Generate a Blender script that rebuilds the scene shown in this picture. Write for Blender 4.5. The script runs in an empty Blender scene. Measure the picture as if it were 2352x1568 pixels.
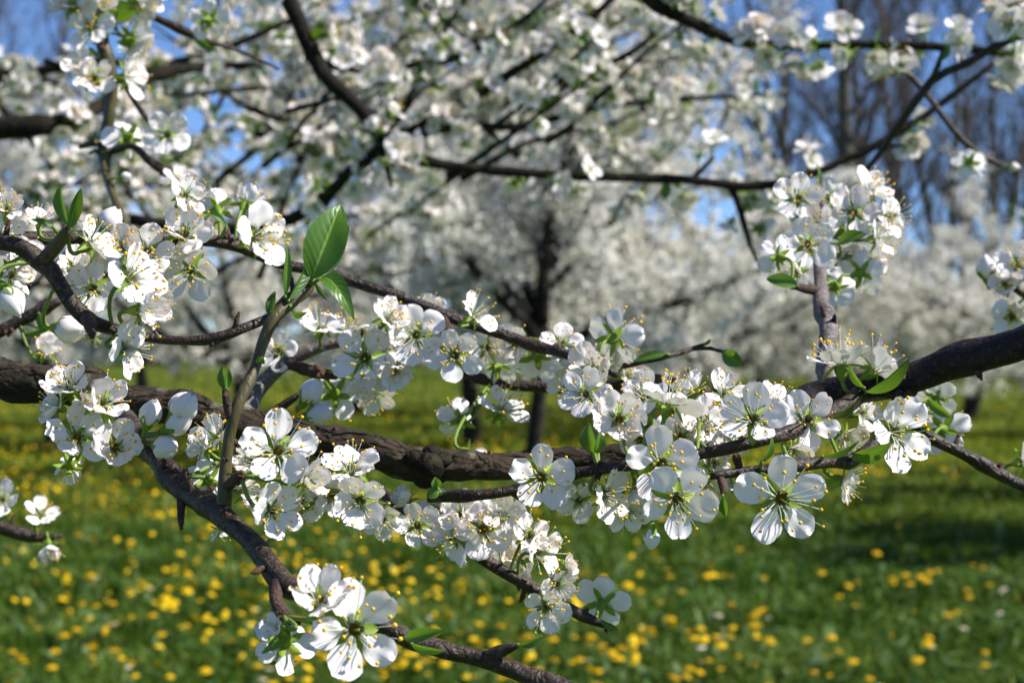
import bpy, math, random
import numpy as np
from mathutils import Vector, Matrix
rad = math.radians
rng = np.random.default_rng(11)
random.seed(11)
S = bpy.context.scene
COL = S.collection

# ------------------------------------------------------------------ camera, sky, sun, exposure
CAM_H = 1.3
F = 3709.0            # pixels (2352-wide frame) per unit of tan: 35 mm lens on a 22.2 mm sensor
cam_d = bpy.data.cameras.new('camera')
cam = bpy.data.objects.new('camera', cam_d); COL.objects.link(cam)
cam.location = (0, 0, CAM_H); cam.rotation_euler = (rad(90), 0, 0)
cam_d.lens = 35; cam_d.sensor_width = 22.2; cam_d.clip_start = 0.02; cam_d.clip_end = 2000
cam_d.dof.use_dof = True; cam_d.dof.focus_distance = 0.44; cam_d.dof.aperture_fstop = 13.5
cam_d.dof.aperture_blades = 7
S.camera = cam

SUN = Vector((0.66, -0.10, 0.68)).normalized()
world = bpy.data.worlds.new('World'); S.world = world; world.use_nodes = True
wn = world.node_tree.nodes; wl = world.node_tree.links
bgn = wn['Background']; sky = wn.new('ShaderNodeTexSky')
sky.sky_type = 'NISHITA'; sky.sun_disc = False
sky.sun_elevation = math.asin(SUN.z); sky.sun_rotation = math.atan2(SUN.x, SUN.y)
sky.altitude = 2500; sky.air_density = 0.68; sky.dust_density = 0.0; sky.ozone_density = 6.5
wl.new(sky.outputs[0], bgn.inputs[0]); bgn.inputs[1].default_value = 0.115
sl = bpy.data.lights.new('sun', 'SUN'); sl.energy = 5.0; sl.angle = rad(0.53); sl.color = (1.0, 0.965, 0.90)
so = bpy.data.objects.new('sun', sl); COL.objects.link(so)
so.rotation_euler = SUN.to_track_quat('Z', 'Y').to_euler()

vs = S.view_settings
vs.view_transform = 'Standard'; vs.look = 'None'; vs.exposure = 0.72; vs.gamma = 1.0
cy = S.cycles
cy.use_denoising = True; cy.max_bounces = 6; cy.diffuse_bounces = 3; cy.glossy_bounces = 2
cy.transmission_bounces = 4; cy.transparent_max_bounces = 4
cy.sample_clamp_indirect = 6.0

# ------------------------------------------------------------------ helpers
def P(x, y, d):
    """pixel of the 2352x1568 frame at distance d (m) -> world point"""
    return Vector(((x - 1176) / F * d, d, CAM_H - (y - 784) / F * d))

def mk_mesh(name, verts, faces, mats, midx=None, uv=None, smooth=True):
    me = bpy.data.meshes.new(name)
    me.from_pydata([tuple(v) for v in verts], [], faces)
    for m in mats: me.materials.append(m)
    if midx is not None: me.polygons.foreach_set('material_index', np.asarray(midx, dtype=np.int32))
    me.polygons.foreach_set('use_smooth', np.full(len(me.polygons), smooth))
    if uv is not None:
        l = me.uv_layers.new(name='UVMap'); idx = np.zeros(len(me.loops), dtype=np.int32)
        me.loops.foreach_get('vertex_index', idx)
        l.data.foreach_set('uv', np.asarray(uv, dtype=np.float32)[idx].ravel())
    me.update()
    return me

def big_mesh(name, V, Fa, mats, midx=None, smooth=False):
    """V (n,3) floats, Fa (m,k) ints, all faces with k corners"""
    me = bpy.data.meshes.new(name)
    m, k = Fa.shape
    me.vertices.add(len(V)); me.vertices.foreach_set('co', np.ascontiguousarray(V, dtype=np.float32).ravel())
    me.loops.add(m * k); me.loops.foreach_set('vertex_index', np.ascontiguousarray(Fa, dtype=np.int32).ravel())
    me.polygons.add(m); me.polygons.foreach_set('loop_start', np.arange(0, m * k, k, dtype=np.int32))
    for x in mats: me.materials.append(x)
    if midx is not None: me.polygons.foreach_set('material_index', np.asarray(midx, dtype=np.int32))
    me.polygons.foreach_set('use_smooth', np.full(m, smooth))
    me.update(calc_edges=True); me.validate()
    return me

def link(name, data, parent=None, M=None):
    o = bpy.data.objects.new(name, data); COL.objects.link(o)
    if parent is not None: o.parent = parent
    if M is not None: o.matrix_basis = M
    return o

def tag(o, label=None, cat=None, group=None, kind=None):
    if label: o['label'] = label
    if cat: o['category'] = cat
    if group: o['group'] = group
    if kind: o['kind'] = kind
    return o

class Geo:
    def __init__(s): s.v = []; s.f = []; s.m = []; s.uv = []
    def add(s, v, f, m=0, uv=None):
        b = len(s.v); s.v += [tuple(x) for x in v]
        s.f += [tuple(i + b for i in q) for q in f]; s.m += [m] * len(f)
        s.uv += list(uv) if uv is not None else [(0.5, 0.5)] * len(v)
    def mesh(s, name, mats, smooth=True): return mk_mesh(name, s.v, s.f, mats, s.m, s.uv, smooth)

def frames(pts):
    """tangents and parallel-transported normals of a polyline (n,3)"""
    pts = np.asarray(pts, float); n = len(pts)
    t = np.gradient(pts, axis=0); t /= np.linalg.norm(t, axis=1)[:, None] + 1e-12
    u = np.cross(t[0], [0.31, 0.11, 0.94]); u /= np.linalg.norm(u) + 1e-12
    N = np.zeros((n, 3)); B = np.zeros((n, 3))
    for i in range(n):
        u = u - t[i] * np.dot(u, t[i]); u /= np.linalg.norm(u) + 1e-12
        N[i] = u; B[i] = np.cross(t[i], u)
    return t, N, B

def tube(pts, r, sides=6, cap=True, bump=None):
    pts = np.asarray(pts, float); n = len(pts); r = np.broadcast_to(np.asarray(r, float), (n,))
    t, N, B = frames(pts)
    a = np.arange(sides) / sides * 2 * math.pi
    rr = r[:, None] * np.ones(sides)
    if bump is not None: rr = rr * bump(np.arange(n), a)
    V = pts[:, None, :] + rr[:, :, None] * (np.cos(a)[None, :, None] * N[:, None, :] + np.sin(a)[None, :, None] * B[:, None, :])
    V = V.reshape(-1, 3)
    f = []
    for i in range(n - 1):
        for j in range(sides):
            k = (j + 1) % sides
            f.append((i * sides + j, i * sides + k, (i + 1) * sides + k, (i + 1) * sides + j))
    if cap:
        f.append(tuple(range(sides - 1, -1, -1))); f.append(tuple((n - 1) * sides + j for j in range(sides)))
    return V, f

def catmull(p, step):
    """p (n,k) control rows (first three the position) -> dense rows"""
    p = np.asarray(p, float)
    q = np.vstack([2 * p[0] - p[1], p, 2 * p[-1] - p[-2]])
    out = []
    for i in range(1, len(q) - 2):
        L = np.linalg.norm(q[i + 1][:3] - q[i][:3]); m = max(2, int(L / step))
        for s in np.arange(m) / m:
            a, b, c, d = q[i - 1], q[i], q[i + 1], q[i + 2]
            out.append(0.5 * ((2 * b) + (c - a) * s + (2 * a - 5 * b + 4 * c - d) * s * s + (3 * b - a - 3 * c + d) * s ** 3))
    out.append(q[-2])
    return np.array(out)

def bez(a, b, c, n):
    t = np.linspace(0, 1, n)[:, None]; a, b, c = (np.asarray(x, float) for x in (a, b, c))
    return a * (1 - t) ** 2 + 2 * b * t * (1 - t) + c * t * t

# ------------------------------------------------------------------ materials
def mat(name):
    m = bpy.data.materials.new(name); m.use_nodes = True
    nt = m.node_tree; b = nt.nodes['Principled BSDF']
    return m, nt, nt.nodes, nt.links, b

def simple(name, col, rough=0.6, trans=0.0, tcol=None, var=0.0, spec=0.3):
    m, nt, n, l, b = mat(name)
    b.inputs['Base Color'].default_value = (*col, 1); b.inputs['Roughness'].default_value = rough
    b.inputs['Specular IOR Level'].default_value = spec
    src = None
    if var > 0:
        g = n.new('ShaderNodeNewGeometry'); h = n.new('ShaderNodeHueSaturation')
        mr = n.new('ShaderNodeMapRange'); mr.inputs[3].default_value = 1 - var; mr.inputs[4].default_value = 1 + var
        l.new(g.outputs['Random Per Island'], mr.inputs[0]); l.new(mr.outputs[0], h.inputs['Value'])
        h.inputs['Color'].default_value = (*col, 1); l.new(h.outputs[0], b.inputs['Base Color']); src = h
    if trans > 0:
        t = n.new('ShaderNodeBsdfTranslucent'); t.inputs[0].default_value = (*(tcol or col), 1)
        x = n.new('ShaderNodeMixShader'); x.inputs[0].default_value = trans
        l.new(b.outputs[0], x.inputs[1]); l.new(t.outputs[0], x.inputs[2])
        l.new(x.outputs[0], n['Material Output'].inputs[0])
    return m

def petal_material():
    m, nt, n, l, b = mat('petal_white')
    uv = n.new('ShaderNodeUVMap'); sep = n.new('ShaderNodeSeparateXYZ'); l.new(uv.outputs[0], sep.inputs[0])
    ramp = n.new('ShaderNodeValToRGB'); e = ramp.color_ramp.elements
    e[0].position = 0.0; e[0].color = (0.42, 0.52, 0.14, 1); e[1].position = 0.22; e[1].color = (0.90, 0.84, 0.83, 1)
    l.new(sep.outputs[1], ramp.inputs[0]); l.new(ramp.outputs[0], b.inputs['Base Color'])
    b.inputs['Roughness'].default_value = 0.55; b.inputs['Specular IOR Level'].default_value = 0.25
    mp = n.new('ShaderNodeMapping'); mp.inputs['Scale'].default_value = (11, 1.1, 1); l.new(uv.outputs[0], mp.inputs[0])
    ns = n.new('ShaderNodeTexNoise'); ns.inputs['Scale'].default_value = 1.6; ns.inputs['Detail'].default_value = 2
    l.new(mp.outputs[0], ns.inputs[0])
    bp = n.new('ShaderNodeBump'); bp.inputs['Strength'].default_value = 0.10; bp.inputs['Distance'].default_value = 0.0003
    l.new(ns.outputs[0], bp.inputs['Height']); l.new(bp.outputs[0], b.inputs['Normal'])
    t = n.new('ShaderNodeBsdfTranslucent'); t.inputs[0].default_value = (0.86, 0.79, 0.70, 1)
    x = n.new('ShaderNodeMixShader'); x.inputs[0].default_value = 0.22
    l.new(b.outputs[0], x.inputs[1]); l.new(t.outputs[0], x.inputs[2]); l.new(x.outputs[0], n['Material Output'].inputs[0])
    return m

def bark(name, c1, c2, scale, strength, dist, rough=0.75, streak=(1, 1, 1), spec=0.3, spots=None, lent=False):
    m, nt, n, l, b = mat(name)
    tc = n.new('ShaderNodeTexCoord'); mp = n.new('ShaderNodeMapping'); mp.inputs['Scale'].default_value = streak
    l.new(tc.outputs['Object'], mp.inputs[0])
    a = n.new('ShaderNodeTexNoise'); a.inputs['Scale'].default_value = scale; a.inputs['Detail'].default_value = 6; a.inputs['Roughness'].default_value = 0.65
    a2 = n.new('ShaderNodeTexNoise'); a2.inputs['Scale'].default_value = scale * 0.17; a2.inputs['Detail'].default_value = 3
    v = n.new('ShaderNodeTexNoise'); v.inputs['Scale'].default_value = scale * 0.4; v.inputs['Detail'].default_value = 3; v.inputs['Distortion'].default_value = 0.6
    for q in (a, a2, v): l.new(mp.outputs[0], q.inputs['Vector'])
    ramp = n.new('ShaderNodeValToRGB'); e = ramp.color_ramp.elements
    e[0].position = 0.35; e[0].color = (*c1, 1); e[1].position = 0.68; e[1].color = (*c2, 1)
    mx = n.new('ShaderNodeMix'); mx.data_type = 'FLOAT'; mx.inputs[0].default_value = 0.5
    l.new(a.outputs[0], mx.inputs[2]); l.new(a2.outputs[0], mx.inputs[3]); l.new(mx.outputs[0], ramp.inputs[0])
    col = ramp.outputs[0]
    if spots:
        w = n.new('ShaderNodeTexNoise'); w.inputs['Scale'].default_value = scale * 0.35; w.inputs['Detail'].default_value = 4
        l.new(tc.outputs['Object'], w.inputs['Vector'])
        r2 = n.new('ShaderNodeValToRGB'); r2.color_ramp.elements[0].position = 0.60; r2.color_ramp.elements[1].position = 0.68
        l.new(w.outputs[0], r2.inputs[0])
        m2 = n.new('ShaderNodeMix'); m2.data_type = 'RGBA'; m2.inputs[7].default_value = (*spots, 1)
        l.new(r2.outputs[0], m2.inputs[0]); l.new(col, m2.inputs[6]); col = m2.outputs[2]
    if lent:                                              # pale cross-wise lenticels
        uvn = n.new('ShaderNodeUVMap'); mq = n.new('ShaderNodeMapping'); mq.inputs['Scale'].default_value = (420, 900, 1)
        l.new(uvn.outputs[0], mq.inputs[0])
        vv = n.new('ShaderNodeTexVoronoi'); vv.voronoi_dimensions = '2D'; vv.inputs['Scale'].default_value = 0.55; l.new(mq.outputs[0], vv.inputs['Vector'])
        lt = n.new('ShaderNodeMath'); lt.operation = 'LESS_THAN'; lt.inputs[1].default_value = 0.17; l.new(vv.outputs['Distance'], lt.inputs[0])
        m3 = n.new('ShaderNodeMix'); m3.data_type = 'RGBA'; m3.inputs[7].default_value = (*[min(1, q * 1.35 + .006) for q in c2], 1)
        l.new(lt.outputs[0], m3.inputs[0]); l.new(col, m3.inputs[6]); col = m3.outputs[2]
    l.new(col, b.inputs['Base Color'])
    b.inputs['Roughness'].default_value = rough; b.inputs['Specular IOR Level'].default_value = spec
    sb = n.new('ShaderNodeMath'); sb.operation = 'SUBTRACT'; sb.inputs[1].default_value = 0.5; l.new(v.outputs[0], sb.inputs[0])
    ab = n.new('ShaderNodeMath'); ab.operation = 'ABSOLUTE'; l.new(sb.outputs[0], ab.inputs[0])
    rv = n.new('ShaderNodeMapRange'); rv.inputs[2].default_value = 0.10; l.new(ab.outputs[0], rv.inputs[0])
    ad = n.new('ShaderNodeMath'); ad.operation = 'ADD'; l.new(rv.outputs[0], ad.inputs[0]); l.new(a.outputs[0], ad.inputs[1])
    bp = n.new('ShaderNodeBump'); bp.inputs['Strength'].default_value = strength; bp.inputs['Distance'].default_value = dist
    l.new(ad.outputs[0], bp.inputs['Height']); l.new(bp.outputs[0], b.inputs['Normal'])
    return m

def leaf_material():
    m, nt, n, l, b = mat('young_leaf')
    uv = n.new('ShaderNodeUVMap'); sep = n.new('ShaderNodeSeparateXYZ'); l.new(uv.outputs[0], sep.inputs[0])
    # u: -1..1 stored as 0..1, v: 0..1 along the blade
    def math_(op, a, bb=None, val=None):
        q = n.new('ShaderNodeMath'); q.operation = op
        if hasattr(a, 'links'): l.new(a, q.inputs[0])
        else: q.inputs[0].default_value = a
        if bb is not None: l.new(bb, q.inputs[1])
        if val is not None: q.inputs[1].default_value = val
        return q.outputs[0]
    u = math_('ABSOLUTE', math_('SUBTRACT', sep.outputs[0], val=0.5))
    w = math_('SUBTRACT', sep.outputs[1], math_('MULTIPLY', u, val=0.5))
    vein = math_('POWER', math_('ABSOLUTE', math_('SINE', math_('MULTIPLY', w, val=28.0))), val=0.5)
    mid = math_('LESS_THAN', u, val=0.035)
    ns = n.new('ShaderNodeTexNoise'); ns.inputs['Scale'].default_value = 5; l.new(uv.outputs[0], ns.inputs[0])
    ramp = n.new('ShaderNodeValToRGB'); e = ramp.color_ramp.elements
    e[0].position = 0.25; e[0].color = (0.030, 0.095, 0.010, 1); e[1].position = 0.75; e[1].color = (0.085, 0.19, 0.020, 1)
    oi = n.new('ShaderNodeObjectInfo'); av = math_('MULTIPLY', math_('ADD', ns.outputs[0], oi.outputs['Random']), val=0.5); l.new(av, ramp.inputs[0])
    mx = n.new('ShaderNodeMix'); mx.data_type = 'RGBA'; mx.inputs[7].default_value = (0.22, 0.36, 0.06, 1)
    l.new(mid, mx.inputs[0]); l.new(ramp.outputs[0], mx.inputs[6]); l.new(mx.outputs[2], b.inputs['Base Color'])
    b.inputs['Roughness'].default_value = 0.38; b.inputs['Specular IOR Level'].default_value = 0.45
    bp = n.new('ShaderNodeBump'); bp.inputs['Strength'].default_value = 0.22; bp.inputs['Distance'].default_value = 0.0004
    l.new(vein, bp.inputs['Height']); l.new(bp.outputs[0], b.inputs['Normal'])
    t = n.new('ShaderNodeBsdfTranslucent'); t.inputs[0].default_value = (0.20, 0.36, 0.025, 1)
    x = n.new('ShaderNodeMixShader'); x.inputs[0].default_value = 0.32
    l.new(b.outputs[0], x.inputs[1]); l.new(t.outputs[0], x.inputs[2]); l.new(x.outputs[0], n['Material Output'].inputs[0])
    return m

M_PETAL = petal_material()
M_LEAF = leaf_material()
M_FIL = simple('filament', (0.82, 0.84, 0.74), 0.5, 0.25)
M_ANTH = simple('anther', (0.78, 0.46, 0.02), 0.7, var=0.25)
M_CALYX = simple('calyx_green', (0.20, 0.30, 0.03), 0.5, 0.25, (0.35, 0.50, 0.05))
M_CUP = simple('nectar_cup', (0.22, 0.17, 0.015), 0.5)
M_STALK = simple('flower_stalk_green', (0.17, 0.25, 0.045), 0.5, 0.1)
M_SCALE = bark('bud_scale_brown', (0.05, 0.02, 0.012), (0.16, 0.07, 0.04), 900, 0.5, 0.0003, 0.6)
M_BOUGH = bark('bough_bark', (0.007, 0.005, 0.003), (0.075, 0.054, 0.036), 330, 1.0, 0.0018, 0.85, (0.45, 1, 1), 0.2, (0.13, 0.13, 0.085))
M_TWIG = bark('twig_bark', (0.009, 0.005, 0.003), (0.052, 0.032, 0.022), 700, 0.6, 0.0005, 0.5, (1, 1, 1), 0.35, (0.075, 0.060, 0.048), True)
M_SHOOT = bark('green_shoot_bark', (0.035, 0.028, 0.010), (0.11, 0.090, 0.030), 600, 0.35, 0.0003, 0.5, (1, 1, 0.4), 0.4)
M_GREYTWIG = bark('grey_twig_bark', (0.05, 0.04, 0.038), (0.20, 0.165, 0.15), 500, 0.5, 0.0005, 0.6, (1, 1, 1), 0.3, None, True)
M_PURPLE_SHADE = bark('shaded_purple_bark', (0.007, 0.005, 0.006), (0.022, 0.016, 0.017), 500, 0.6, 0.0007, 0.6, (0.5, 1, 1), 0.25, None, True)  # smooth purplish bark, its dark tone including the shade on the bough's right end
M_DARK = bark('crown_bark', (0.005, 0.004, 0.002), (0.020, 0.015, 0.008), 260, 0.6, 0.001, 0.85, (1, 1, 1), 0.2, (0.032, 0.034, 0.014))
M_SPUR = bark('spur_bark', (0.03, 0.016, 0.012), (0.10, 0.06, 0.045), 900, 0.6, 0.0005, 0.8)

# ------------------------------------------------------------------ flower pieces (unit radius 1)
def petal_mesh(seed, simple_=False, claw=0.10, Wd=0.82, L=0.87):
    r = np.random.default_rng(seed)
    nu, nv = (4, 5) if simple_ else (9, 12)
    th = np.linspace(0, 1, nv); v = 0.5 - 0.5 * np.cos(math.pi * th); v = 0.55 * v + 0.45 * th
    ph = r.uniform(0, 6.28, 8); am = r.uniform(0.3, 1, 8)
    verts, uv = [], []
    notch = r.uniform(0.0, 0.06)
    cupx, cupy = r.uniform(-0.05, 0.38), r.uniform(-0.25, 0.40)
    for j in range(nv):
        t = v[j]
        h = math.sqrt(max(0.0, 1 - ((t - 0.585) / 0.42) ** 2)) if t > 0.16 else 0
        h = max(h, claw * (1 + 2.2 * t)) if t < 0.5 else h
        if j == nv - 1: h = 0.10
        for i in range(nu):
            u = -1 + 2 * i / (nu - 1)
            edge = 1 + 0.05 * math.sin(9 * t + ph[0] + 2 * u) * am[0] + 0.04 * math.sin(19 * t + ph[1] + 3 * u) * am[1]
            y = u * h * Wd / 2 * edge
            x = t * L - notch * math.exp(-(u * h / 0.22) ** 2) * max(0, t - 0.7) / 0.3
            x += 0.02 * math.sin(7 * u + ph[2]) * t * t
            z = cupx * (y / 0.42) ** 2 * 0.42 * (0.4 + 0.6 * math.sin(math.pi * t)) + cupy * (t - 0.45) ** 2 * 0.9
            z += 0.03 * math.sin(6 * u * h + ph[3]) * t + 0.05 * am[4] * t * t * math.sin(11 * u * h + ph[4]) * abs(u)
            z += 0.028 * math.sin(8 * t + ph[5] + 3 * u)
            verts.append((x, y, z)); uv.append((0.5 + 0.5 * u, t))
    f = [(j * nu + i, j * nu + i + 1, (j + 1) * nu + i + 1, (j + 1) * nu + i) for j in range(nv - 1) for i in range(nu - 1)]
    return verts, f, uv

PETALS = []
for k in range(9):
    v, f, uv = petal_mesh(100 + k, Wd=[0.68, 0.76, 0.82, 0.64, 0.72, 0.79, 0.70, 0.86, 0.66][k])
    PETALS.append(mk_mesh('petal', v, f, [M_PETAL], None, uv))

def ball(c, r, nlat=4, nlon=6, sz=1.0):
    c = np.asarray(c, float); v = [c + (0, 0, r * sz)]; f = []
    for i in range(1, nlat):
        a = math.pi * i / nlat
        for j in range(nlon):
            b = 2 * math.pi * j / nlon
            v.append(c + (r * math.sin(a) * math.cos(b), r * math.sin(a) * math.sin(b), r * sz * math.cos(a)))
    v.append(c - (0, 0, r * sz)); n = len(v)
    for j in range(nlon):
        k = (j + 1) % nlon; f.append((0, 1 + j, 1 + k))
        for i in range(nlat - 2): f.append((1 + i * nlon + j, 1 + (i + 1) * nlon + j, 1 + (i + 1) * nlon + k, 1 + i * nlon + k))
        f.append((n - 1, 1 + (nlat - 2) * nlon + k, 1 + (nlat - 2) * nlon + j))
    return v, f

def stamen_mesh(seed, lo, hi, n=20, anth=0.047, fil=0.010, sides=3):
    r = np.random.default_rng(seed); g = Geo()
    for k in range(n):
        az = 2 * math.pi * (k + r.uniform(-.4, .4)) / n; th = rad(r.uniform(lo, hi)); L = r.uniform(0.55, 1.02)
        c, s = math.cos(az), math.sin(az)
        a = np.array([0.12 * c, 0.12 * s, -0.04]); d = np.array([math.sin(th) * c, math.sin(th) * s, math.cos(th)])
        b = a + d * L * 0.5 + np.array([0, 0, 0.08]) + r.uniform(-.05, .05, 3)
        e = a + d * L + r.uniform(-.05, .05, 3)
        pts = bez(a, b, e, 5)
        v, f = tube(pts, np.linspace(fil * 1.25, fil * 0.8, 5), sides); g.add(v, f, 0)
        v, f = ball(e, anth * r.uniform(0.75, 1.1), 4, 6, r.uniform(0.8, 1.25)); g.add(v, f, 1)
    v, f = tube(bez((0, 0, -.1), (.02, .02, .3), (.05, .03, .62), 5), 0.018, 5); g.add(v, f, 2)
    v, f = ball((.05, .03, .63), .035, 4, 6, 0.6); g.add(v, f, 2)
    return g

STAMENS = [stamen_mesh(s, lo, hi).mesh('stamen_cluster', [M_FIL, M_ANTH, M_CALYX]) for s, lo, hi in
           ((1, 8, 58), (2, 12, 66), (3, 6, 50), (4, 14, 70), (5, 5, 40))]

def lathe(prof, sides):
    v, f = [], []
    for r_, z in prof:
        for j in range(sides): a = 2 * math.pi * j / sides; v.append((r_ * math.cos(a), r_ * math.sin(a), z))
    for i in range(len(prof) - 1):
        for j in range(sides):
            k = (j + 1) % sides; f.append((i * sides + j, i * sides + k, (i + 1) * sides + k, (i + 1) * sides + j))
    return v, f

def sepal_geo(g, az, tilt, L=0.46, W=0.23, r0=0.17, z0=-0.05, nv=6, m=0):
    c, s = math.cos(az), math.sin(az); v = []
    for j in range(nv):
        t = j / (nv - 1); h = W / 2 * (math.sin(math.pi * (0.22 + 0.74 * t)) ** 0.8)
        for u in (-1, -.5, 0, .5, 1):
            x = r0 + math.cos(tilt) * L * t; z = z0 + math.sin(tilt) * L * t + 0.05 * (u * u) - 0.08 * t * t
            y = u * h; v.append((x * c - y * s, x * s + y * c, z))
    f = [(j * 5 + i, j * 5 + i + 1, (j + 1) * 5 + i + 1, (j + 1) * 5 + i) for j in range(nv - 1) for i in range(4)]
    g.add(v, f, m)

def calyx_mesh(seed):
    r = np.random.default_rng(seed); g = Geo()
    v, f = lathe([(0.05, -0.46), (0.11, -0.38), (0.165, -0.24), (0.19, -0.1), (0.20, -0.02), (0.185, 0.0)], 12); g.add(v, f, 0)
    v, f = lathe([(0.185, 0.0), (0.15, -0.05), (0.11, -0.16), (0.02, -0.22)], 12); g.add(v, f, 1)
    for k in range(5): sepal_geo(g, 2 * math.pi * (k + .5) / 5 + r.uniform(-.1, .1), rad(r.uniform(-38, -2)), r.uniform(.40, .52), r.uniform(.2, .26))
    return g.mesh('blossom', [M_CALYX, M_CUP])
CALYX = [calyx_mesh(s) for s in (21, 22, 23)]

def bud_mesh(seed, opening=0.0):
    r = np.random.default_rng(seed); g = Geo()
    for k in range(5):
        a0 = 2 * math.pi * k / 5 + r.uniform(-.1, .1); v, uv = [], []; nu, nv = 8, 10
        for j in range(nv):
            t = j / (nv - 1)
            R = 0.40 * (math.sin(math.pi * min(1, 0.06 + 0.90 * t ** 0.85)) ** 0.75) * (1 + opening * t)
            for i in range(nu):
                u = -1 + 2 * i / (nu - 1)
                a = a0 + u * 0.85; rr = R * (1 + 0.05 * u + 0.03 * math.sin(5 * t + k) + 0.02 * k / 5) + 0.004 * k
                v.append((rr * math.cos(a), rr * math.sin(a), t * (0.98 + 0.05 * math.sin(k * 2.1) - 0.10 * u * u)))
                uv.append((0.5 + .5 * u, 0.15 + 0.85 * t))
        f = [(j * nu + i, j * nu + i + 1, (j + 1) * nu + i + 1, (j + 1) * nu + i) for j in range(nv - 1) for i in range(nu - 1)]
        g.add(v, f, 0, uv)
    return g.mesh('flower_bud', [M_PETAL])
BUDS = [bud_mesh(31), bud_mesh(32, 0.12), bud_mesh(33, 0.25)]
def bud_calyx_mesh():
    g = Geo()
    v, f = lathe([(0.03, -0.36), (0.09, -0.30), (0.16, -0.18), (0.21, -0.02), (0.24, 0.06)], 12); g.add(v, f, 0)
    for k in range(5):
        az = 2 * math.pi * k / 5 + .2; c, s = math.cos(az), math.sin(az); v = []
        for j in range(6):
            t = j / 5; h = 0.13 * math.sin(math.pi * (0.25 + 0.72 * t)) ** .8; x = 0.235 + 0.19 * math.sin(t * 1.7)
            for u in (-1, 0, 1):
                y = u * h; v.append((x * c - y * s, x * s + y * c, 0.03 + 0.42 * t))
        g.add(v, [(j * 3 + i, j * 3 + i + 1, (j + 1) * 3 + i + 1, (j + 1) * 3 + i) for j in range(5) for i in range(2)], 0)
    return g.mesh('calyx', [M_CALYX])
BUDCAL = bud_calyx_mesh()
def scale_bud_mesh():
    g = Geo()
    for z, r_, k in ((0, .5, 0), (.35, .42, 1), (.7, .30, 2)):
        v, f = ball((0.04 * math.sin(k * 2), 0.04 * math.cos(k * 2), z), r_, 5, 8, 1.25); g.add(v, f, 0)
    return g.mesh('winter_bud', [M_SCALE])
SCALEBUD = scale_bud_mesh()

def basis(n, roll, hint=Vector((0, 0, 1))):
    n = n.normalized(); u = hint.cross(n)
    if u.length < 1e-3: u = Vector((1, 0, 0)).cross(n)
    u.normalize(); w = n.cross(u)
    a = u * math.cos(roll) + w * math.sin(roll); b = n.cross(a)
    return Matrix(((a.x, b.x, n.x), (a.y, b.y, n.y), (a.z, b.z, n.z)))

def scr(f):
    """(right, up, towards camera) -> world direction"""
    return Vector((f[0], -f[2], f[1])).normalized()

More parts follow.
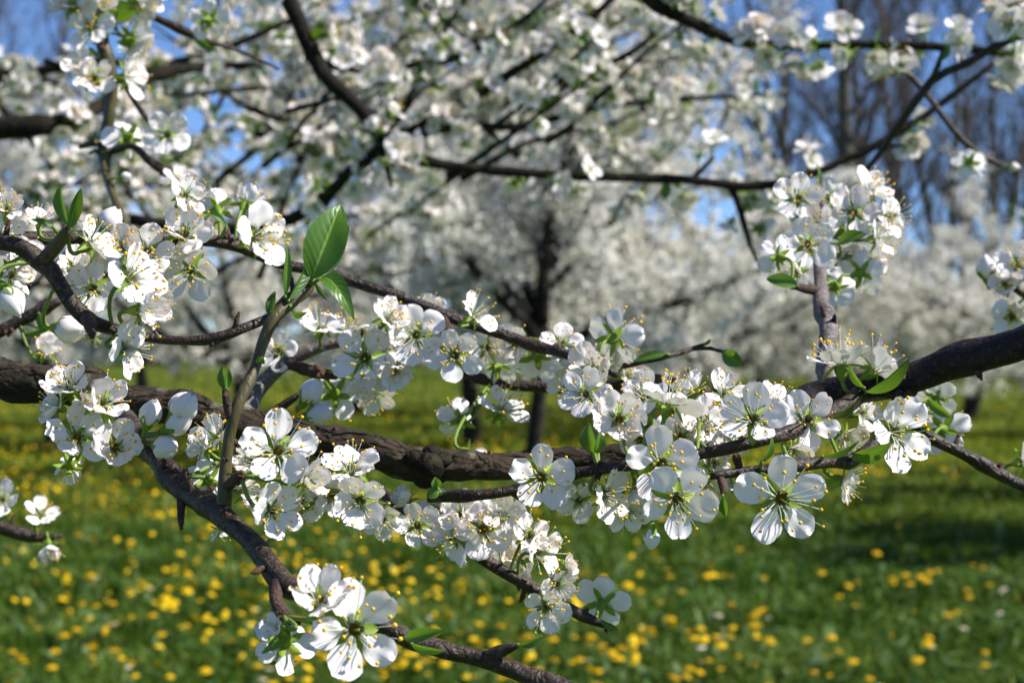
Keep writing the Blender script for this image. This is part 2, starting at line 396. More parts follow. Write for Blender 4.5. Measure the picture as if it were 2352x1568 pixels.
# ------------------------------------------------------------------ branches
class Branch:
    def __init__(s, name, label, cat, at, group=None):
        s.o = bpy.data.objects.new(name, None); COL.objects.link(s.o); s.o.empty_display_size = 0.02
        s.o.location = at; tag(s.o, label, cat, group); s.at = Vector(at); s.path = []
    def inv(s, M): return Matrix.Translation(-s.at) @ M
    def wood(s, name, pts, material, sides=14, step=0.004, knob=0.06, px=None, node=0.02, seed=0):
        r = np.random.default_rng(seed + len(s.path) * 7 + 5)
        ctl = np.array([[*P(x, y, d), w / 2 * d / F] for x, y, d, w in pts])
        ctl[:, :3] -= np.array(s.at)
        D = catmull(ctl, step); n = len(D)
        arc = np.concatenate([[0], np.cumsum(np.linalg.norm(np.diff(D[:, :3], axis=0), axis=1))])
        ph = r.uniform(0, 6.28, 12); rad_ = np.maximum(D[:, 3], 2e-4)
        # swollen nodes
        q = r.uniform(0.3, 1) * node
        while q < arc[-1]:
            rad_ = rad_ * (1 + r.uniform(0.08, 0.28) * np.exp(-((arc - q) / (0.0025 + rad_ * 0.6)) ** 2)); q += node * r.uniform(.6, 1.6)
        def bump(i, a):
            A = arc[:, None] / 0.01; a = a[None, :]
            b = (np.sin(A * 1.1 + 2 * a + ph[0]) + np.sin(A * 2.3 - 3 * a + ph[1]) + 0.7 * np.sin(A * 4.1 + a + ph[2]) + .6 * np.sin(A * 6.7 + 5 * a + ph[3]) + .5 * np.sin(A * 9.9 - 4 * a + ph[4]))
            return 1 + knob * 0.45 * b
        D[:, :3] += 0.10 * rad_[:, None] * np.stack([np.sin(arc / .006 + ph[5]), np.sin(arc / .0075 + ph[6]), np.sin(arc / .005 + ph[7])], 1)
        V, f = tube(D[:, :3], rad_, sides, True, bump)
        uvw = np.stack([np.tile(np.arange(sides) / sides * 6.28, n) * np.repeat(rad_, sides), np.repeat(arc, sides)], 1)
        o = link(name, mk_mesh(name, V, f, [material], None, uvw), s.o)
        s.path.append(np.hstack([D[:, :3] + np.array(s.at), rad_[:, None]]))
        return o
    def twiglets(s, gap, seed=3, material=None, lo=.001, hi=.0035):
        """short bare spurs tipped with winter buds along the wood"""
        r = random.Random(seed)
        for p in list(s.path):
            if len(p) < 12: continue
            L = np.linalg.norm(np.diff(p[:, :3], axis=0), axis=1).sum(); q = r.uniform(.3, 1) * gap; st = L / len(p)
            while q < L * .96:
                i = min(len(p) - 2, int(q / st)); a = Vector(p[i][:3]); t = (Vector(p[i + 1][:3]) - Vector(p[i][:3])).normalized(); q += gap * r.uniform(.5, 1.7)
                o = Vector((r.gauss(0, 1), r.gauss(-.3, .8), r.gauss(.1, 1))); o = (o - t * o.dot(t)).normalized(); d = (o + t * r.uniform(-.2, .9)).normalized(); l_ = r.uniform(lo, hi); rr_ = min(p[i][3] * .55, r.uniform(.0006, .0011))
                e = a + d * (p[i][3] + l_); pts = np.array([a + d * p[i][3] * .3 - s.at, a + d * (p[i][3] + l_ * .5) + Vector((0, 0, r.uniform(-.001, .002))) - s.at, e - s.at])
                v, f = tube(pts, [rr_ * 1.5, rr_, rr_ * .8], 7)
                g = link('side_spur', mk_mesh('side_spur', v, f, [material or M_SPUR]), s.o)
                B = r.uniform(.0011, .0018); link('winter_bud', SCALEBUD, g, Matrix.Translation(e - s.at) @ basis(d, 0).to_4x4() @ Matrix.Scale(B, 4))
    def near(s, x, y):
        best = None
        for p in s.path:
            sx = 1176 + p[:, 0] / p[:, 1] * F; sy = 784 - (p[:, 2] - CAM_H) / p[:, 1] * F
            d = (sx - x) ** 2 + (sy - y) ** 2; i = int(np.argmin(d))
            if best is None or d[i] < best[0]: best = (d[i], p[i])
        return Vector(best[1][:3]), best[1][3]

FLOWER_N = [0]
def stalk_mesh(name, a, base, n, r, parent, Minv):
    L = (base - a).length
    p = bez(a, base - n * min(L * 0.5, 0.006), base, 8)
    p = np.array([Minv @ Vector(q) for q in p]); sc = Minv.to_scale()[0]
    v, f = tube(p, np.linspace(r * 1.1, r * 1.3, 8) * sc, 7)
    return link('flower_stalk', mk_mesh('flower_stalk', v, f, [M_STALK]), parent)

def blossom(br, x, y, diam, face, op=14, roll=None, dz=-0.012, anchor=None, st=None, skip=(), jit=15):
    """a full flower: calyx mesh > petals, stamens, stalk"""
    FLOWER_N[0] += 1; r = random.Random(FLOWER_N[0] * 13 + 1)
    a, ar = br.near(*(anchor or (x, y)))
    d = a.y + dz; c = P(x, y, d); n = scr(face); R = 0.92 * diam / 2 * d / F
    roll = r.uniform(0, 6.28) if roll is None else rad(roll)
    W = Matrix.Translation(c) @ basis(n, roll).to_4x4() @ Matrix.Scale(R, 4)
    o = link('blossom', CALYX[r.randrange(3)], br.o, br.inv(W))
    if diam < 190 and r.random() < .20: op += r.uniform(22, 40)
    if diam < 170 and not skip and r.random() < .08: skip = (r.randrange(5),)
    for k in range(5):
        if k in skip: continue
        az = 2 * math.pi * k / 5 + rad(r.uniform(-7, 7)); e = rad(op + r.gauss(0, jit * .7))
        M = Matrix.Rotation(az, 4, 'Z') @ Matrix.Translation((0.15, 0, 0.0 + 0.012 * (k % 2))) @ Matrix.Rotation(-e, 4, 'Y') @ Matrix.Rotation(rad(r.gauss(0, 11)), 4, 'X') @ Matrix.Scale(r.uniform(0.93, 1.05), 4)
        link('petal', PETALS[r.randrange(9)], o, M)
    if st is None: st = r.randrange(5)
    if st >= 0: link('stamen_cluster', STAMENS[st], o, Matrix.Rotation(r.uniform(0, 6.28), 4, 'Z') @ Matrix.Scale(r.uniform(.88, 1.05), 4))
    base = c - n * R * 0.44
    stalk_mesh('flower_stalk', a, base, n, 0.00048, o, W.inverted())
    return o

def bud(br, x, y, length, face, kind=0, dz=-0.008, anchor=None):
    FLOWER_N[0] += 1; r = random.Random(FLOWER_N[0])
    a, ar = br.near(*(anchor or (x, y))); d = a.y + dz; n = scr(face); R = length * d / F
    c = P(x, y, d) - n * R * 0.5
    W = Matrix.Translation(c) @ basis(n, r.uniform(0, 6)).to_4x4() @ Matrix.Scale(R, 4)
    o = link('flower_bud', BUDS[kind], br.o, br.inv(W))
    link('calyx', BUDCAL, o, Matrix.Rotation(r.uniform(0, 6), 4, 'Z'))
    stalk_mesh('flower_stalk', a, c - n * R * 0.34, n, 0.00048, o, W.inverted())
    return o

def leaf(br, b, t, width, roll=0, fold=30, arch=0.12, dd=(0, 0), dz=-0.004, anchor=None, mats=None, serr=True):
    """blade from pixel b to pixel t; roll turns it about its axis (0 = facing the camera)"""
    a, ar = br.near(*(anchor or b)); d0 = a.y + dz + dd[0]; d1 = a.y + dz + dd[1]
    p0 = P(*b, d0); p1 = P(*t, d1); ax = p1 - p0; L = ax.length; ax.normalize()
    view = Vector((0, -1, 0)); side = ax.cross(view).normalized(); nrm = side.cross(ax).normalized()
    q = Matrix.Rotation(rad(roll), 3, ax); side = q @ side; nrm = q @ nrm
    W = width / 2 * (d0 + d1) / 2 / F; nv, nu = 30, 9; v, uv = [], []; fo = rad(fold)
    for j in range(nv):
        s = j / (nv - 1); h = W * (math.sin(math.pi * min(1, s ** 0.85)) ** 0.75 if 0 < s < 1 else 0.0) + W * 0.04 * (1 - s)
        if serr: h *= 1 + 0.035 * (j % 2)
        c = p0 + ax * L * s + nrm * (L * arch * (4 * s * (1 - s)) + 0.0)
        for i in range(nu):
            u = -1 + 2 * i / (nu - 1); k = abs(u)
            pt = c + side * (u * h * math.cos(fo)) + nrm * (k ** 1.3 * h * math.sin(fo) + 0.03 * W * math.sin(9 * s + 3 * u))
            v.append(tuple(pt - br.at)); uv.append((0.5 + 0.5 * u, s))
    f = [(j * nu + i, j * nu + i + 1, (j + 1) * nu + i + 1, (j + 1) * nu + i) for j in range(nv - 1) for i in range(nu - 1)]
    o = link('leaf', mk_mesh('leaf', v, f, [mats or M_LEAF], None, uv), br.o)
    sl_ = stalk_pts = bez(a, (a + p0) / 2, p0, 4)
    if (p0 - a).length > 0.002:
        vv, ff = tube([Vector(z) - br.at for z in stalk_pts], 0.0005, 6)
        link('leaf_stalk', mk_mesh('leaf_stalk', vv, ff, [M_STALK]), o)
    return o

def spur(br, x, y, face, size=26, n=2):
    """cluster of brown bud scales sitting on the wood"""
    a, ar = br.near(x, y); r = random.Random(int(x * 7 + y)); dirn = scr(face)
    for k in range(n):
        dj = (dirn + Vector((r.uniform(-.5, .5), r.uniform(-.5, .5), r.uniform(-.5, .5)))).normalized()
        R = size * a.y / F * r.uniform(0.32, 0.5)
        W = Matrix.Translation(a + dj * ar * 0.85) @ basis(dj, r.uniform(0, 6)).to_4x4() @ Matrix.Scale(R, 4)
        link('winter_bud', SCALEBUD, br.o, br.inv(W))

# ---- light mid-distance flower: one small mesh, several variants
def light_flower(seed, op, stam=12):
    r = np.random.default_rng(seed); g = Geo()
    for k in range(5):
        v, f, uv = petal_mesh(seed * 9 + k, True); e = rad(op + r.uniform(-12, 12)); az = 2 * math.pi * k / 5 + r.uniform(-.12, .12)
        M = Matrix.Rotation(az, 4, 'Z') @ Matrix.Translation((0.14, 0, 0)) @ Matrix.Rotation(-e, 4, 'Y')
        g.add([M @ Vector(q) for q in v], f, 0, uv)
    for k in range(stam):
        az = r.uniform(0, 6.28); th = rad(r.uniform(5, 60)); L = r.uniform(.5, .85)
        d = np.array([math.sin(th) * math.cos(az), math.sin(th) * math.sin(az), math.cos(th)]) * L
        v, f = tube([d * 0.1, d], 0.014, 3, False); g.add(v, f, 1)
        v, f = ball(d, 0.05, 3, 4); g.add(v, f, 2)
    v, f = lathe([(0.05, -0.46), (0.16, -0.26), (0.20, -0.02), (0.10, -0.1), (0.0, -0.16)], 6); g.add(v, f, 3)
    for k in range(5): sepal_geo(g, 2 * math.pi * (k + .5) / 5, rad(r.uniform(-35, 0)), .46, .24, nv=3, m=3)
    v, f = tube([(0, 0, -0.44), (0.05, 0, -0.9), (0, 0.05, -1.4)], 0.05, 4, False); g.add(v, f, 3)
    return g.mesh('blossom', [M_PETAL, M_FIL, M_ANTH, M_CALYX])
LIGHT = [light_flower(s, op) for s, op in ((41, 8), (42, 18), (43, 28), (44, 45), (45, 62))]
def light_leaf(seed):
    r = np.random.default_rng(seed); g = Geo()
    for k in range(3):
        az = 2.1 * k + r.uniform(-.4, .4); el = rad(r.uniform(35, 70)); L = r.uniform(.8, 1.3); c, s = math.cos(az), math.sin(az); v, uv = [], []
        for j in range(5):
            t = j / 4; h = 0.22 * L * math.sin(math.pi * min(1, .08 + .9 * t))
            for u in (-1, 0, 1):
                x = math.cos(el) * L * t; z = math.sin(el) * L * t + 0.1 * abs(u) - .2 * t * t; y = u * h
                v.append((x * c - y * s, x * s + y * c, z)); uv.append((.5 + .5 * u, t))
        g.add(v, [(j * 3 + i, j * 3 + i + 1, (j + 1) * 3 + i + 1, (j + 1) * 3 + i) for j in range(4) for i in range(2)], 0, uv)
    return g.mesh('leaf_tuft', [M_LEAF])
LTUFT = [light_leaf(51), light_leaf(52)]

def dress(br, count, seed, spread=1.0, leafy=0.18, R=(0.0105, 0.0128), lo=0.0, hi=1.0, path=None):
    """blossoms in little bunches along the branch's wood"""
    r = random.Random(seed); paths = br.path if path is None else [br.path[path]]
    lens = [len(p) for p in paths]; k = 0
    while k < count:
        p = r.choices(paths, weights=lens)[0]; i = int((lo + (hi - lo) * r.random()) * (len(p) - 1)); q = p[i]
        a = Vector(q[:3]); tdir = Vector(p[min(i + 1, len(p) - 1)][:3]) - Vector(p[max(i - 1, 0)][:3]); tdir.normalize()
        out = Vector((r.gauss(0, 1), r.gauss(0, 1), r.gauss(0.25, 1))); out = (out - tdir * out.dot(tdir)).normalized()
        for m in range(r.choice((2, 3, 3, 4, 5))):
            n = (out + Vector((r.gauss(0, .7), r.gauss(-.1, .7), r.gauss(0.05, .7)))).normalized(); s = r.uniform(*R)
            e = a + out * q[3] * 0.5 + n * s * 1.35 * spread + tdir * r.uniform(-.012, .012)
            W = Matrix.Translation(e) @ basis(n, r.uniform(0, 6.28)).to_4x4() @ Matrix.Scale(s, 4)
            link('blossom', LIGHT[r.choices((0, 1, 2, 3, 4), (3, 4, 3, 2, 1))[0]], br.o, br.inv(W)); k += 1
        if r.random() < leafy * 2.5:
            n = (out + Vector((r.gauss(0, .4), r.gauss(0, .4), r.gauss(0.3, .4)))).normalized()
            W = Matrix.Translation(a) @ basis(n, r.uniform(0, 6.28)).to_4x4() @ Matrix.Scale(r.uniform(.010, .018), 4)
            link('leaf_tuft', LTUFT[r.randrange(2)], br.o, br.inv(W))


# ------------------------------------------------------------------ setting: ground, grass, meadow flowers, trees behind
def ground_material():
    m, nt, n, l, b = mat('meadow_ground')
    tc = n.new('ShaderNodeTexCoord')
    a = n.new('ShaderNodeTexNoise'); a.inputs['Scale'].default_value = 0.55; a.inputs['Detail'].default_value = 5
    c = n.new('ShaderNodeTexNoise'); c.inputs['Scale'].default_value = 9; c.inputs['Detail'].default_value = 6
    for q in (a, c): l.new(tc.outputs['Object'], q.inputs['Vector'])
    mx = n.new('ShaderNodeMix'); mx.data_type = 'FLOAT'; mx.inputs[0].default_value = 0.5
    l.new(a.outputs[0], mx.inputs[2]); l.new(c.outputs[0], mx.inputs[3])
    r = n.new('ShaderNodeValToRGB'); e = r.color_ramp.elements
    e[0].position = 0.36; e[0].color = (0.022, 0.050, 0.004, 1); e[1].position = 0.64; e[1].color = (0.12, 0.135, 0.018, 1)
    x = e.new(0.5); x.color = (0.060, 0.095, 0.007, 1)
    l.new(mx.outputs[0], r.inputs[0]); l.new(r.outputs[0], b.inputs['Base Color'])
    b.inputs['Roughness'].default_value = 0.95; b.inputs['Specular IOR Level'].default_value = 0.1
    bp = n.new('ShaderNodeBump'); bp.inputs['Strength'].default_value = 1; bp.inputs['Distance'].default_value = 0.05
    l.new(c.outputs[0], bp.inputs['Height']); l.new(bp.outputs[0], b.inputs['Normal'])
    return m
M_GROUND = ground_material()
g_ = np.array([-600, -200, -60, -20, 0, 20, 60, 200, 600.0])
gy = np.array([-40, -10, 0, 5, 10, 20, 40, 80, 200, 900.0])
gv = [(x, y, 0) for y in gy for x in g_]
gf = [(j * 9 + i, j * 9 + i + 1, (j + 1) * 9 + i + 1, (j + 1) * 9 + i) for j in range(9) for i in range(8)]
tag(link('ground', mk_mesh('ground', gv, gf, [M_GROUND])), 'green orchard meadow floor', kind='structure')

# grass blades
def grass_material(name, c0, c1, c2):
    m, nt, n, l, b = mat(name)
    g = n.new('ShaderNodeNewGeometry'); tc = n.new('ShaderNodeTexCoord')
    ns = n.new('ShaderNodeTexNoise'); ns.inputs['Scale'].default_value = 0.9; ns.inputs['Detail'].default_value = 3
    l.new(tc.outputs['Object'], ns.inputs['Vector'])
    mx = n.new('ShaderNodeMix'); mx.data_type = 'FLOAT'; mx.inputs[0].default_value = 0.55
    l.new(g.outputs['Random Per Island'], mx.inputs[2]); l.new(ns.outputs[0], mx.inputs[3])
    r = n.new('ShaderNodeValToRGB'); e = r.color_ramp.elements
    e[0].position = 0.22; e[0].color = (*c0, 1); e[1].position = 0.84; e[1].color = (*c2, 1)
    x = e.new(0.5); x.color = (*c1, 1)
    l.new(mx.outputs[0], r.inputs[0]); l.new(r.outputs[0], b.inputs['Base Color'])
    b.inputs['Roughness'].default_value = 0.6; b.inputs['Specular IOR Level'].default_value = 0.1
    t = n.new('ShaderNodeBsdfTranslucent'); l.new(r.outputs[0], t.inputs[0])
    x = n.new('ShaderNodeMixShader'); x.inputs[0].default_value = 0.35
    l.new(b.outputs[0], x.inputs[1]); l.new(t.outputs[0], x.inputs[2]); l.new(x.outputs[0], n['Material Output'].inputs[0])
    return m
M_GRASS = grass_material('lush_grass', (0.013, 0.044, 0.003), (0.056, 0.122, 0.005), (0.27, 0.32, 0.07))
M_GRASS2 = grass_material('mown_grass', (0.055, 0.110, 0.004), (0.17, 0.21, 0.010), (0.38, 0.35, 0.05))
def grass(n, y0, y1, hmin, hmax, w0, seed, power=1.0):
    r = np.random.default_rng(seed)
    y = y0 * (y1 / y0) ** r.random(n)                      # density falls with distance
    x = (r.random(n) - 0.5) * (y * 0.80 + 1.5)
    # clumping
    cl = np.sin(x * 3.1 + 1.3 * np.sin(y * 2.3)) * np.sin(y * 2.7 + np.sin(x * 1.9))
    h = r.uniform(hmin, hmax, n) * (1 + 0.45 * cl)
    az = r.uniform(0, 2 * math.pi, n); lean = r.uniform(0.15, 1.3, n); w = w0 * r.uniform(.6, 1.5, n)
    ca, sa = np.cos(az), np.sin(az); la = az + r.uniform(-.8, .8, n) + 1.57
    V = np.zeros((n, 5, 3)); base = np.stack([x, y, np.zeros(n)], 1); wd = np.stack([ca * w, sa * w, 0 * w], 1)
    mid = base + np.stack([np.cos(la) * lean * h * .3, np.sin(la) * lean * h * .3, h * .6], 1)
    tip = base + np.stack([np.cos(la) * lean * h, np.sin(la) * lean * h, h * (1 - .25 * lean)], 1)
    V[:, 0] = base - wd; V[:, 1] = base + wd; V[:, 2] = mid + wd * .8; V[:, 3] = mid - wd * .8; V[:, 4] = tip
    k = np.arange(n)[:, None] * 5
    T = np.concatenate([k + np.array([[0, 1, 2]]), k + np.array([[0, 2, 3]]), k + np.array([[3, 2, 4]])], 0)
    return V.reshape(-1, 3), T
M_WEED = grass_material('broad_weed_leaf', (0.03, 0.08, 0.01), (0.09, 0.17, 0.04), (0.26, 0.34, 0.15))
gV1, gT1 = grass(170000, 4.6, 15, 0.03, 0.13, 0.0055, 1)
gV2, gT2 = grass(75000, 11, 70, 0.04, 0.12, 0.012, 2)
gV3, gT3 = grass(8000, 4.6, 16, 0.06, 0.15, 0.018, 3)        # broad weed leaves
tag(link('grass', big_mesh('grass', np.vstack([gV1, gV3, gV2]), np.vstack([gT1, gT3 + len(gV1), gT2 + len(gV1) + len(gV3)]), [M_GRASS, M_GRASS2, M_WEED],
                           np.concatenate([np.zeros(len(gT1)), np.full(len(gT3), 2), np.ones(len(gT2))]))), 'tufted green meadow grass under the trees', 'grass', kind='stuff')

# dandelions and daisies
M_DAND = simple('dandelion_yellow', (0.84, 0.54, 0.002), 0.7, 0.15, (0.8, 0.55, 0.02))
M_DSTEM = simple('meadow_stem', (0.10, 0.17, 0.04), 0.6)
M_DAISY = simple('daisy_white', (0.80, 0.80, 0.78), 0.6, 0.2)
def meadow_flower(name, petals, rays, R, H, seed, rings):
    r = np.random.default_rng(seed); g = Geo()
    v, f = tube(bez((0, 0, 0), (r.uniform(-.02, .02), r.uniform(-.02, .02), H * .6), (r.uniform(-.02, .02), r.uniform(-.02, .02), H), 5), 0.0028, 5); g.add(v, f, 1)
    top = np.array(v[-1])
    for ring in range(rings):
        e = rad(12 + ring * 24); RR = R * (1 - 0.24 * ring)
        for k in range(rays):
            a = 2 * math.pi * (k + .5 * ring) / rays + r.uniform(-.05, .05); c, s = math.cos(a), math.sin(a); w = math.pi * RR / rays * .8
            pts = []
            for t, ww in ((0.08, .4), (.6, 1), (1, .75)):
                x = RR * t * math.cos(e); z = RR * t * math.sin(e) - .25 * RR * t * t
                for u in (-1, 1): pts.append(top + (x * c - u * w * ww * s, x * s + u * w * ww * c, z))
            g.add(pts, [(0, 1, 3, 2), (2, 3, 5, 4)], 0)
    v, f = ball(top + (0, 0, R * .1), R * .42, 4, 8, .55); g.add(v, f, 0 if petals is M_DAND else 2)
    v, f = ball(top - (0, 0, R * .12), R * .3, 4, 6, .8); g.add(v, f, 1)
    return g.mesh(name, [petals, M_DSTEM, M_DAND], False)
DANDS = [meadow_flower('dandelion', M_DAND, 16, R_, H_, s, 3) for R_, H_, s in ((.022, .15, 1), (.018, .12, 2), (.024, .17, 3), (.017, .13, 4))]
DAISIES = [meadow_flower('daisy', M_DAISY, 14, .017, .12, 8, 1), meadow_flower('daisy', M_DAISY, 14, .014, .09, 9, 1)]
def ground_at(x, y, h=0.14):
    d = (CAM_H - h) * F / max(20.0, (y - 784)); return (x - 1176) / F * d, d
spots = []
r_ = random.Random(5)
for (cx, cy_, sx, sy, k) in ((1010, 1400, 190, 85, 96), (930, 1500, 260, 60, 26), (430, 1320, 160, 60, 20), (250, 1160, 190, 45, 40), (1550, 1500, 260, 50, 36), (1720, 1430, 60, 40, 10),
                             (1620, 1290, 120, 40, 18), (2100, 1330, 140, 60, 24), (200, 1470, 180, 60, 16), (700, 1280, 150, 40, 28), (1250, 1530, 260, 35, 26), (2150, 1500, 160, 50, 10), (330, 1290, 250, 130, 18)):
    for q in range(k):
        x = r_.gauss(cx, sx); y = r_.gauss(cy_, sy)
        if -60 < x < 2420 and 1090 < y < 1640: spots.append((x, y))
spots += [(215, 1412), (410, 1370), (160, 1368), (518, 1450), (35, 1478), (130, 1490), (365, 1400), (545, 1310), (70, 1130), (1060, 1560)]
spots = spots[-300:]
for i, (x, y) in enumerate(spots):
    gx, gy_ = ground_at(x, y)
    s = r_.uniform(.85, 1.15)
    o = link('dandelion', DANDS[r_.randrange(4)], None, Matrix.Translation((gx, gy_, 0)) @ Matrix.Rotation(r_.uniform(0, 6), 4, 'Z') @ Matrix.Rotation(r_.uniform(-.35, .35), 4, 'X') @ Matrix.Scale(s, 4))
    tag(o, 'yellow dandelion flower standing in the green grass', 'dandelion', 'dandelions in the meadow')
for i in range(46):
    x, y = r_.uniform(0, 2352), r_.uniform(1280, 1600); gx, gy_ = ground_at(x, y)
    o = link('daisy', DAISIES[i % 2], None, Matrix.Translation((gx, gy_, 0)) @ Matrix.Rotation(r_.uniform(0, 6), 4, 'Z') @ Matrix.Rotation(r_.uniform(-.3, .3), 4, 'X'))
    tag(o, 'small white meadow daisy in the green grass', 'daisy', 'white daisies in the meadow')
# the farther dandelions, beyond counting
n = 9500; r2 = np.random.default_rng(9)
yy = 11 * (75 / 11) ** r2.random(n); xx = (r2.random(n) - .5) * (yy * .8 + 2)
keep = (np.sin(xx * .9 + 1.1 * np.sin(yy * .7)) + np.sin(yy * .8 + xx * .35) + r2.normal(0, .5, n) - np.clip(xx / yy * 4, -.2, 1.2)) > 0.0
xx, yy = xx[keep], yy[keep]
nx = np.where(r2.random(330) < .5, r2.normal(1000, 260, 330), r2.uniform(0, 1000, 330)); ny = np.clip(r2.normal(1330, 110, 330), 1120, 1580); nd = (CAM_H - .17) * F / (ny - 784)
xx = np.concatenate([xx, (nx - 1176) / F * nd]); yy = np.concatenate([yy, nd]); n = len(xx); a = np.arange(6) / 6 * 2 * math.pi; zz = r2.uniform(.08, .16, n); RR = r2.uniform(.014, .022, n)
V = np.zeros((n, 7, 3)); V[:, 0] = np.stack([xx, yy, zz + .012], 1)
tx, ty = r2.normal(.1, .4, n), r2.normal(-.1, .5, n)
for k in range(6):
    V[:, k + 1] = np.stack([xx + RR * np.cos(a[k]), yy + RR * np.sin(a[k]), zz + RR * (np.cos(a[k]) * tx + np.sin(a[k]) * ty)], 1)
T = np.concatenate([np.arange(n)[:, None] * 7 + np.array([[0, k + 1, (k + 1) % 6 + 1]]) for k in range(6)], 0)
tag(link('dandelion_field', big_mesh('dandelion_field', V.reshape(-1, 3), T, [M_DAND])), 'far yellow dandelions speckling the meadow', 'dandelions', kind='stuff')

# ---- trees
M_FARBARK = bark('far_bark', (0.010, 0.008, 0.006), (0.042, 0.034, 0.024), 9, 0.8, 0.03, 0.9)
M_BAREBARK = bark('bare_tree_bark', (0.055, 0.048, 0.038), (0.13, 0.115, 0.085), 2.2, 0.6, 0.05, 0.9)
M_BARETWIG = simple('bare_twig', (0.075, 0.060, 0.050), 0.9)
M_FARBLOOM = simple('far_blossom', (0.88, 0.845, 0.78), 0.7, 0.3, (0.85, 0.81, 0.70), var=0.14)
M_FARGREEN = simple('far_young_green', (0.13, 0.19, 0.03), 0.7, 0.3, var=0.3)

def multi_tube(lines, sides):
    Vs, Fs, b = [], [], 0
    a = np.arange(sides) / sides * 2 * math.pi
    for pts, r in lines:
        n = len(pts); t, N, B = frames(pts)
        V = pts[:, None] + r[:, None, None] * (np.cos(a)[None, :, None] * N[:, None] + np.sin(a)[None, :, None] * B[:, None])
        Vs.append(V.reshape(-1, 3))
        i = np.arange(n - 1)[:, None] * sides; j = np.arange(sides)[None]; k = (j + 1) % sides
        Fs.append(np.stack([i + j, i + k, i + sides + k, i + sides + j], -1).reshape(-1, 4) + b); b += n * sides
    return np.vstack(Vs), np.vstack(Fs)

def wander(r, p, d, L, n, r0, r1, wob, pull):
    pts = [np.array(p, float)]; d = np.array(d, float); d /= np.linalg.norm(d)
    for i in range(n):
        d = d + r.normal(0, wob, 3) + np.array(pull) * (i / n); d /= np.linalg.norm(d); pts.append(pts[-1] + d * L / n)
    return np.array(pts), np.linspace(r0, r1, n + 1)

def plum_tree_data(seed, H=5.0, spread=2.4, trunk_h=0.9, n_limb=7, nb=10, nt=8, per=20, ups=(.45, 1.5), heart=0, tr_r=.15):
    r = np.random.default_rng(seed); trunk = wander(r, (0, 0, -.05), (r.normal(0, .06), r.normal(0, .06), 1), trunk_h, 8, tr_r, tr_r * .72, .04, (0, 0, 0))
    limbs, brs, twigs = [], [], []
    for k in range(n_limb):
        az = 2 * math.pi * (k + r.uniform(-.3, .3)) / n_limb; up = r.uniform(*ups) if k else 3
        p = trunk[0][-1 if (not heart or k < 3) else r.integers(4, 8)]
        limbs.append(wander(r, p, (math.cos(az), math.sin(az), up), H * r.uniform(.6, .8), 10, .075, .02, .12, (0, 0, -.02 if up > 1 else .05)))
    for pts, rr in limbs:
        for k in range(nb):
            i = r.integers(2, len(pts)); t = pts[min(i, len(pts) - 1)] - pts[i - 1]; t /= np.linalg.norm(t)
            d = t * .5 + r.normal(0, .6, 3) + np.array([0, 0, -.05])
            brs.append(wander(r, pts[i - 1 if i == len(pts) else i], d, spread * r.uniform(.35, .75), 8, .022, .006, .14, (0, 0, -.10)))
    fl = []
    for pts, rr in limbs + brs:
        big = rr[0] > .05
        for k in range(nt if not big else nt + 2):
            i = r.integers(2, len(pts)); t = pts[i] - pts[i - 1]; t /= np.linalg.norm(t) + 1e-9
            q = wander(r, pts[i], t * .35 + r.normal(0, .7, 3), r.uniform(.25, .65), 5, .006, .003, .16, (0, 0, -.05)); twigs.append(q)
    for pts, rr in brs + twigs:
        m = int(per * (1 if rr[0] < .01 else 1.6))
        s = r.integers(0, len(pts) - 1, m); u = r.random(m)[:, None]
        fl.append(pts[s] * (1 - u) + pts[s + 1] * u)
    c = np.vstack(fl); c = c[c[:, 2] > .75]
    if heart: c = c[~((np.abs(c[:, 0] - .02) < heart) & (c[:, 1] < .6) & (c[:, 2] < 2.6) & (c[:, 2] > 1.4) & (r.random(len(c)) < .6))]
    return trunk, limbs, brs, twigs, c

def bloom_mesh(name, centres, per, seed, R=(.016, .025), spread=.04):
    r = np.random.default_rng(seed); c = np.repeat(centres, per, 0) + r.normal(0, spread, (len(centres) * per, 3)); n = len(c)
    nr = r.normal(0, 1, (n, 3)) + np.array([0.1, -.2, .3]); nr /= np.linalg.norm(nr, axis=1)[:, None]
    u = np.cross(nr, r.normal(0, 1, (n, 3))); u /= np.linalg.norm(u, axis=1)[:, None]; w = np.cross(nr, u); s = r.uniform(*R, n)[:, None]
    V = np.zeros((n, 6, 3)); V[:, 0] = c - nr * s * .35
    for k in range(5):
        a = 2 * math.pi * k / 5; V[:, k + 1] = c + s * (math.cos(a) * u + math.sin(a) * w)
    T = np.concatenate([np.arange(n)[:, None] * 6 + np.array([[0, k + 1, (k + 1) % 5 + 1]]) for k in range(5)], 0)
    mi = np.tile((r.random(n) < .10).astype(np.int32), 5)
    return big_mesh(name, V.reshape(-1, 3), T, [M_FARBLOOM, M_FARGREEN], mi)

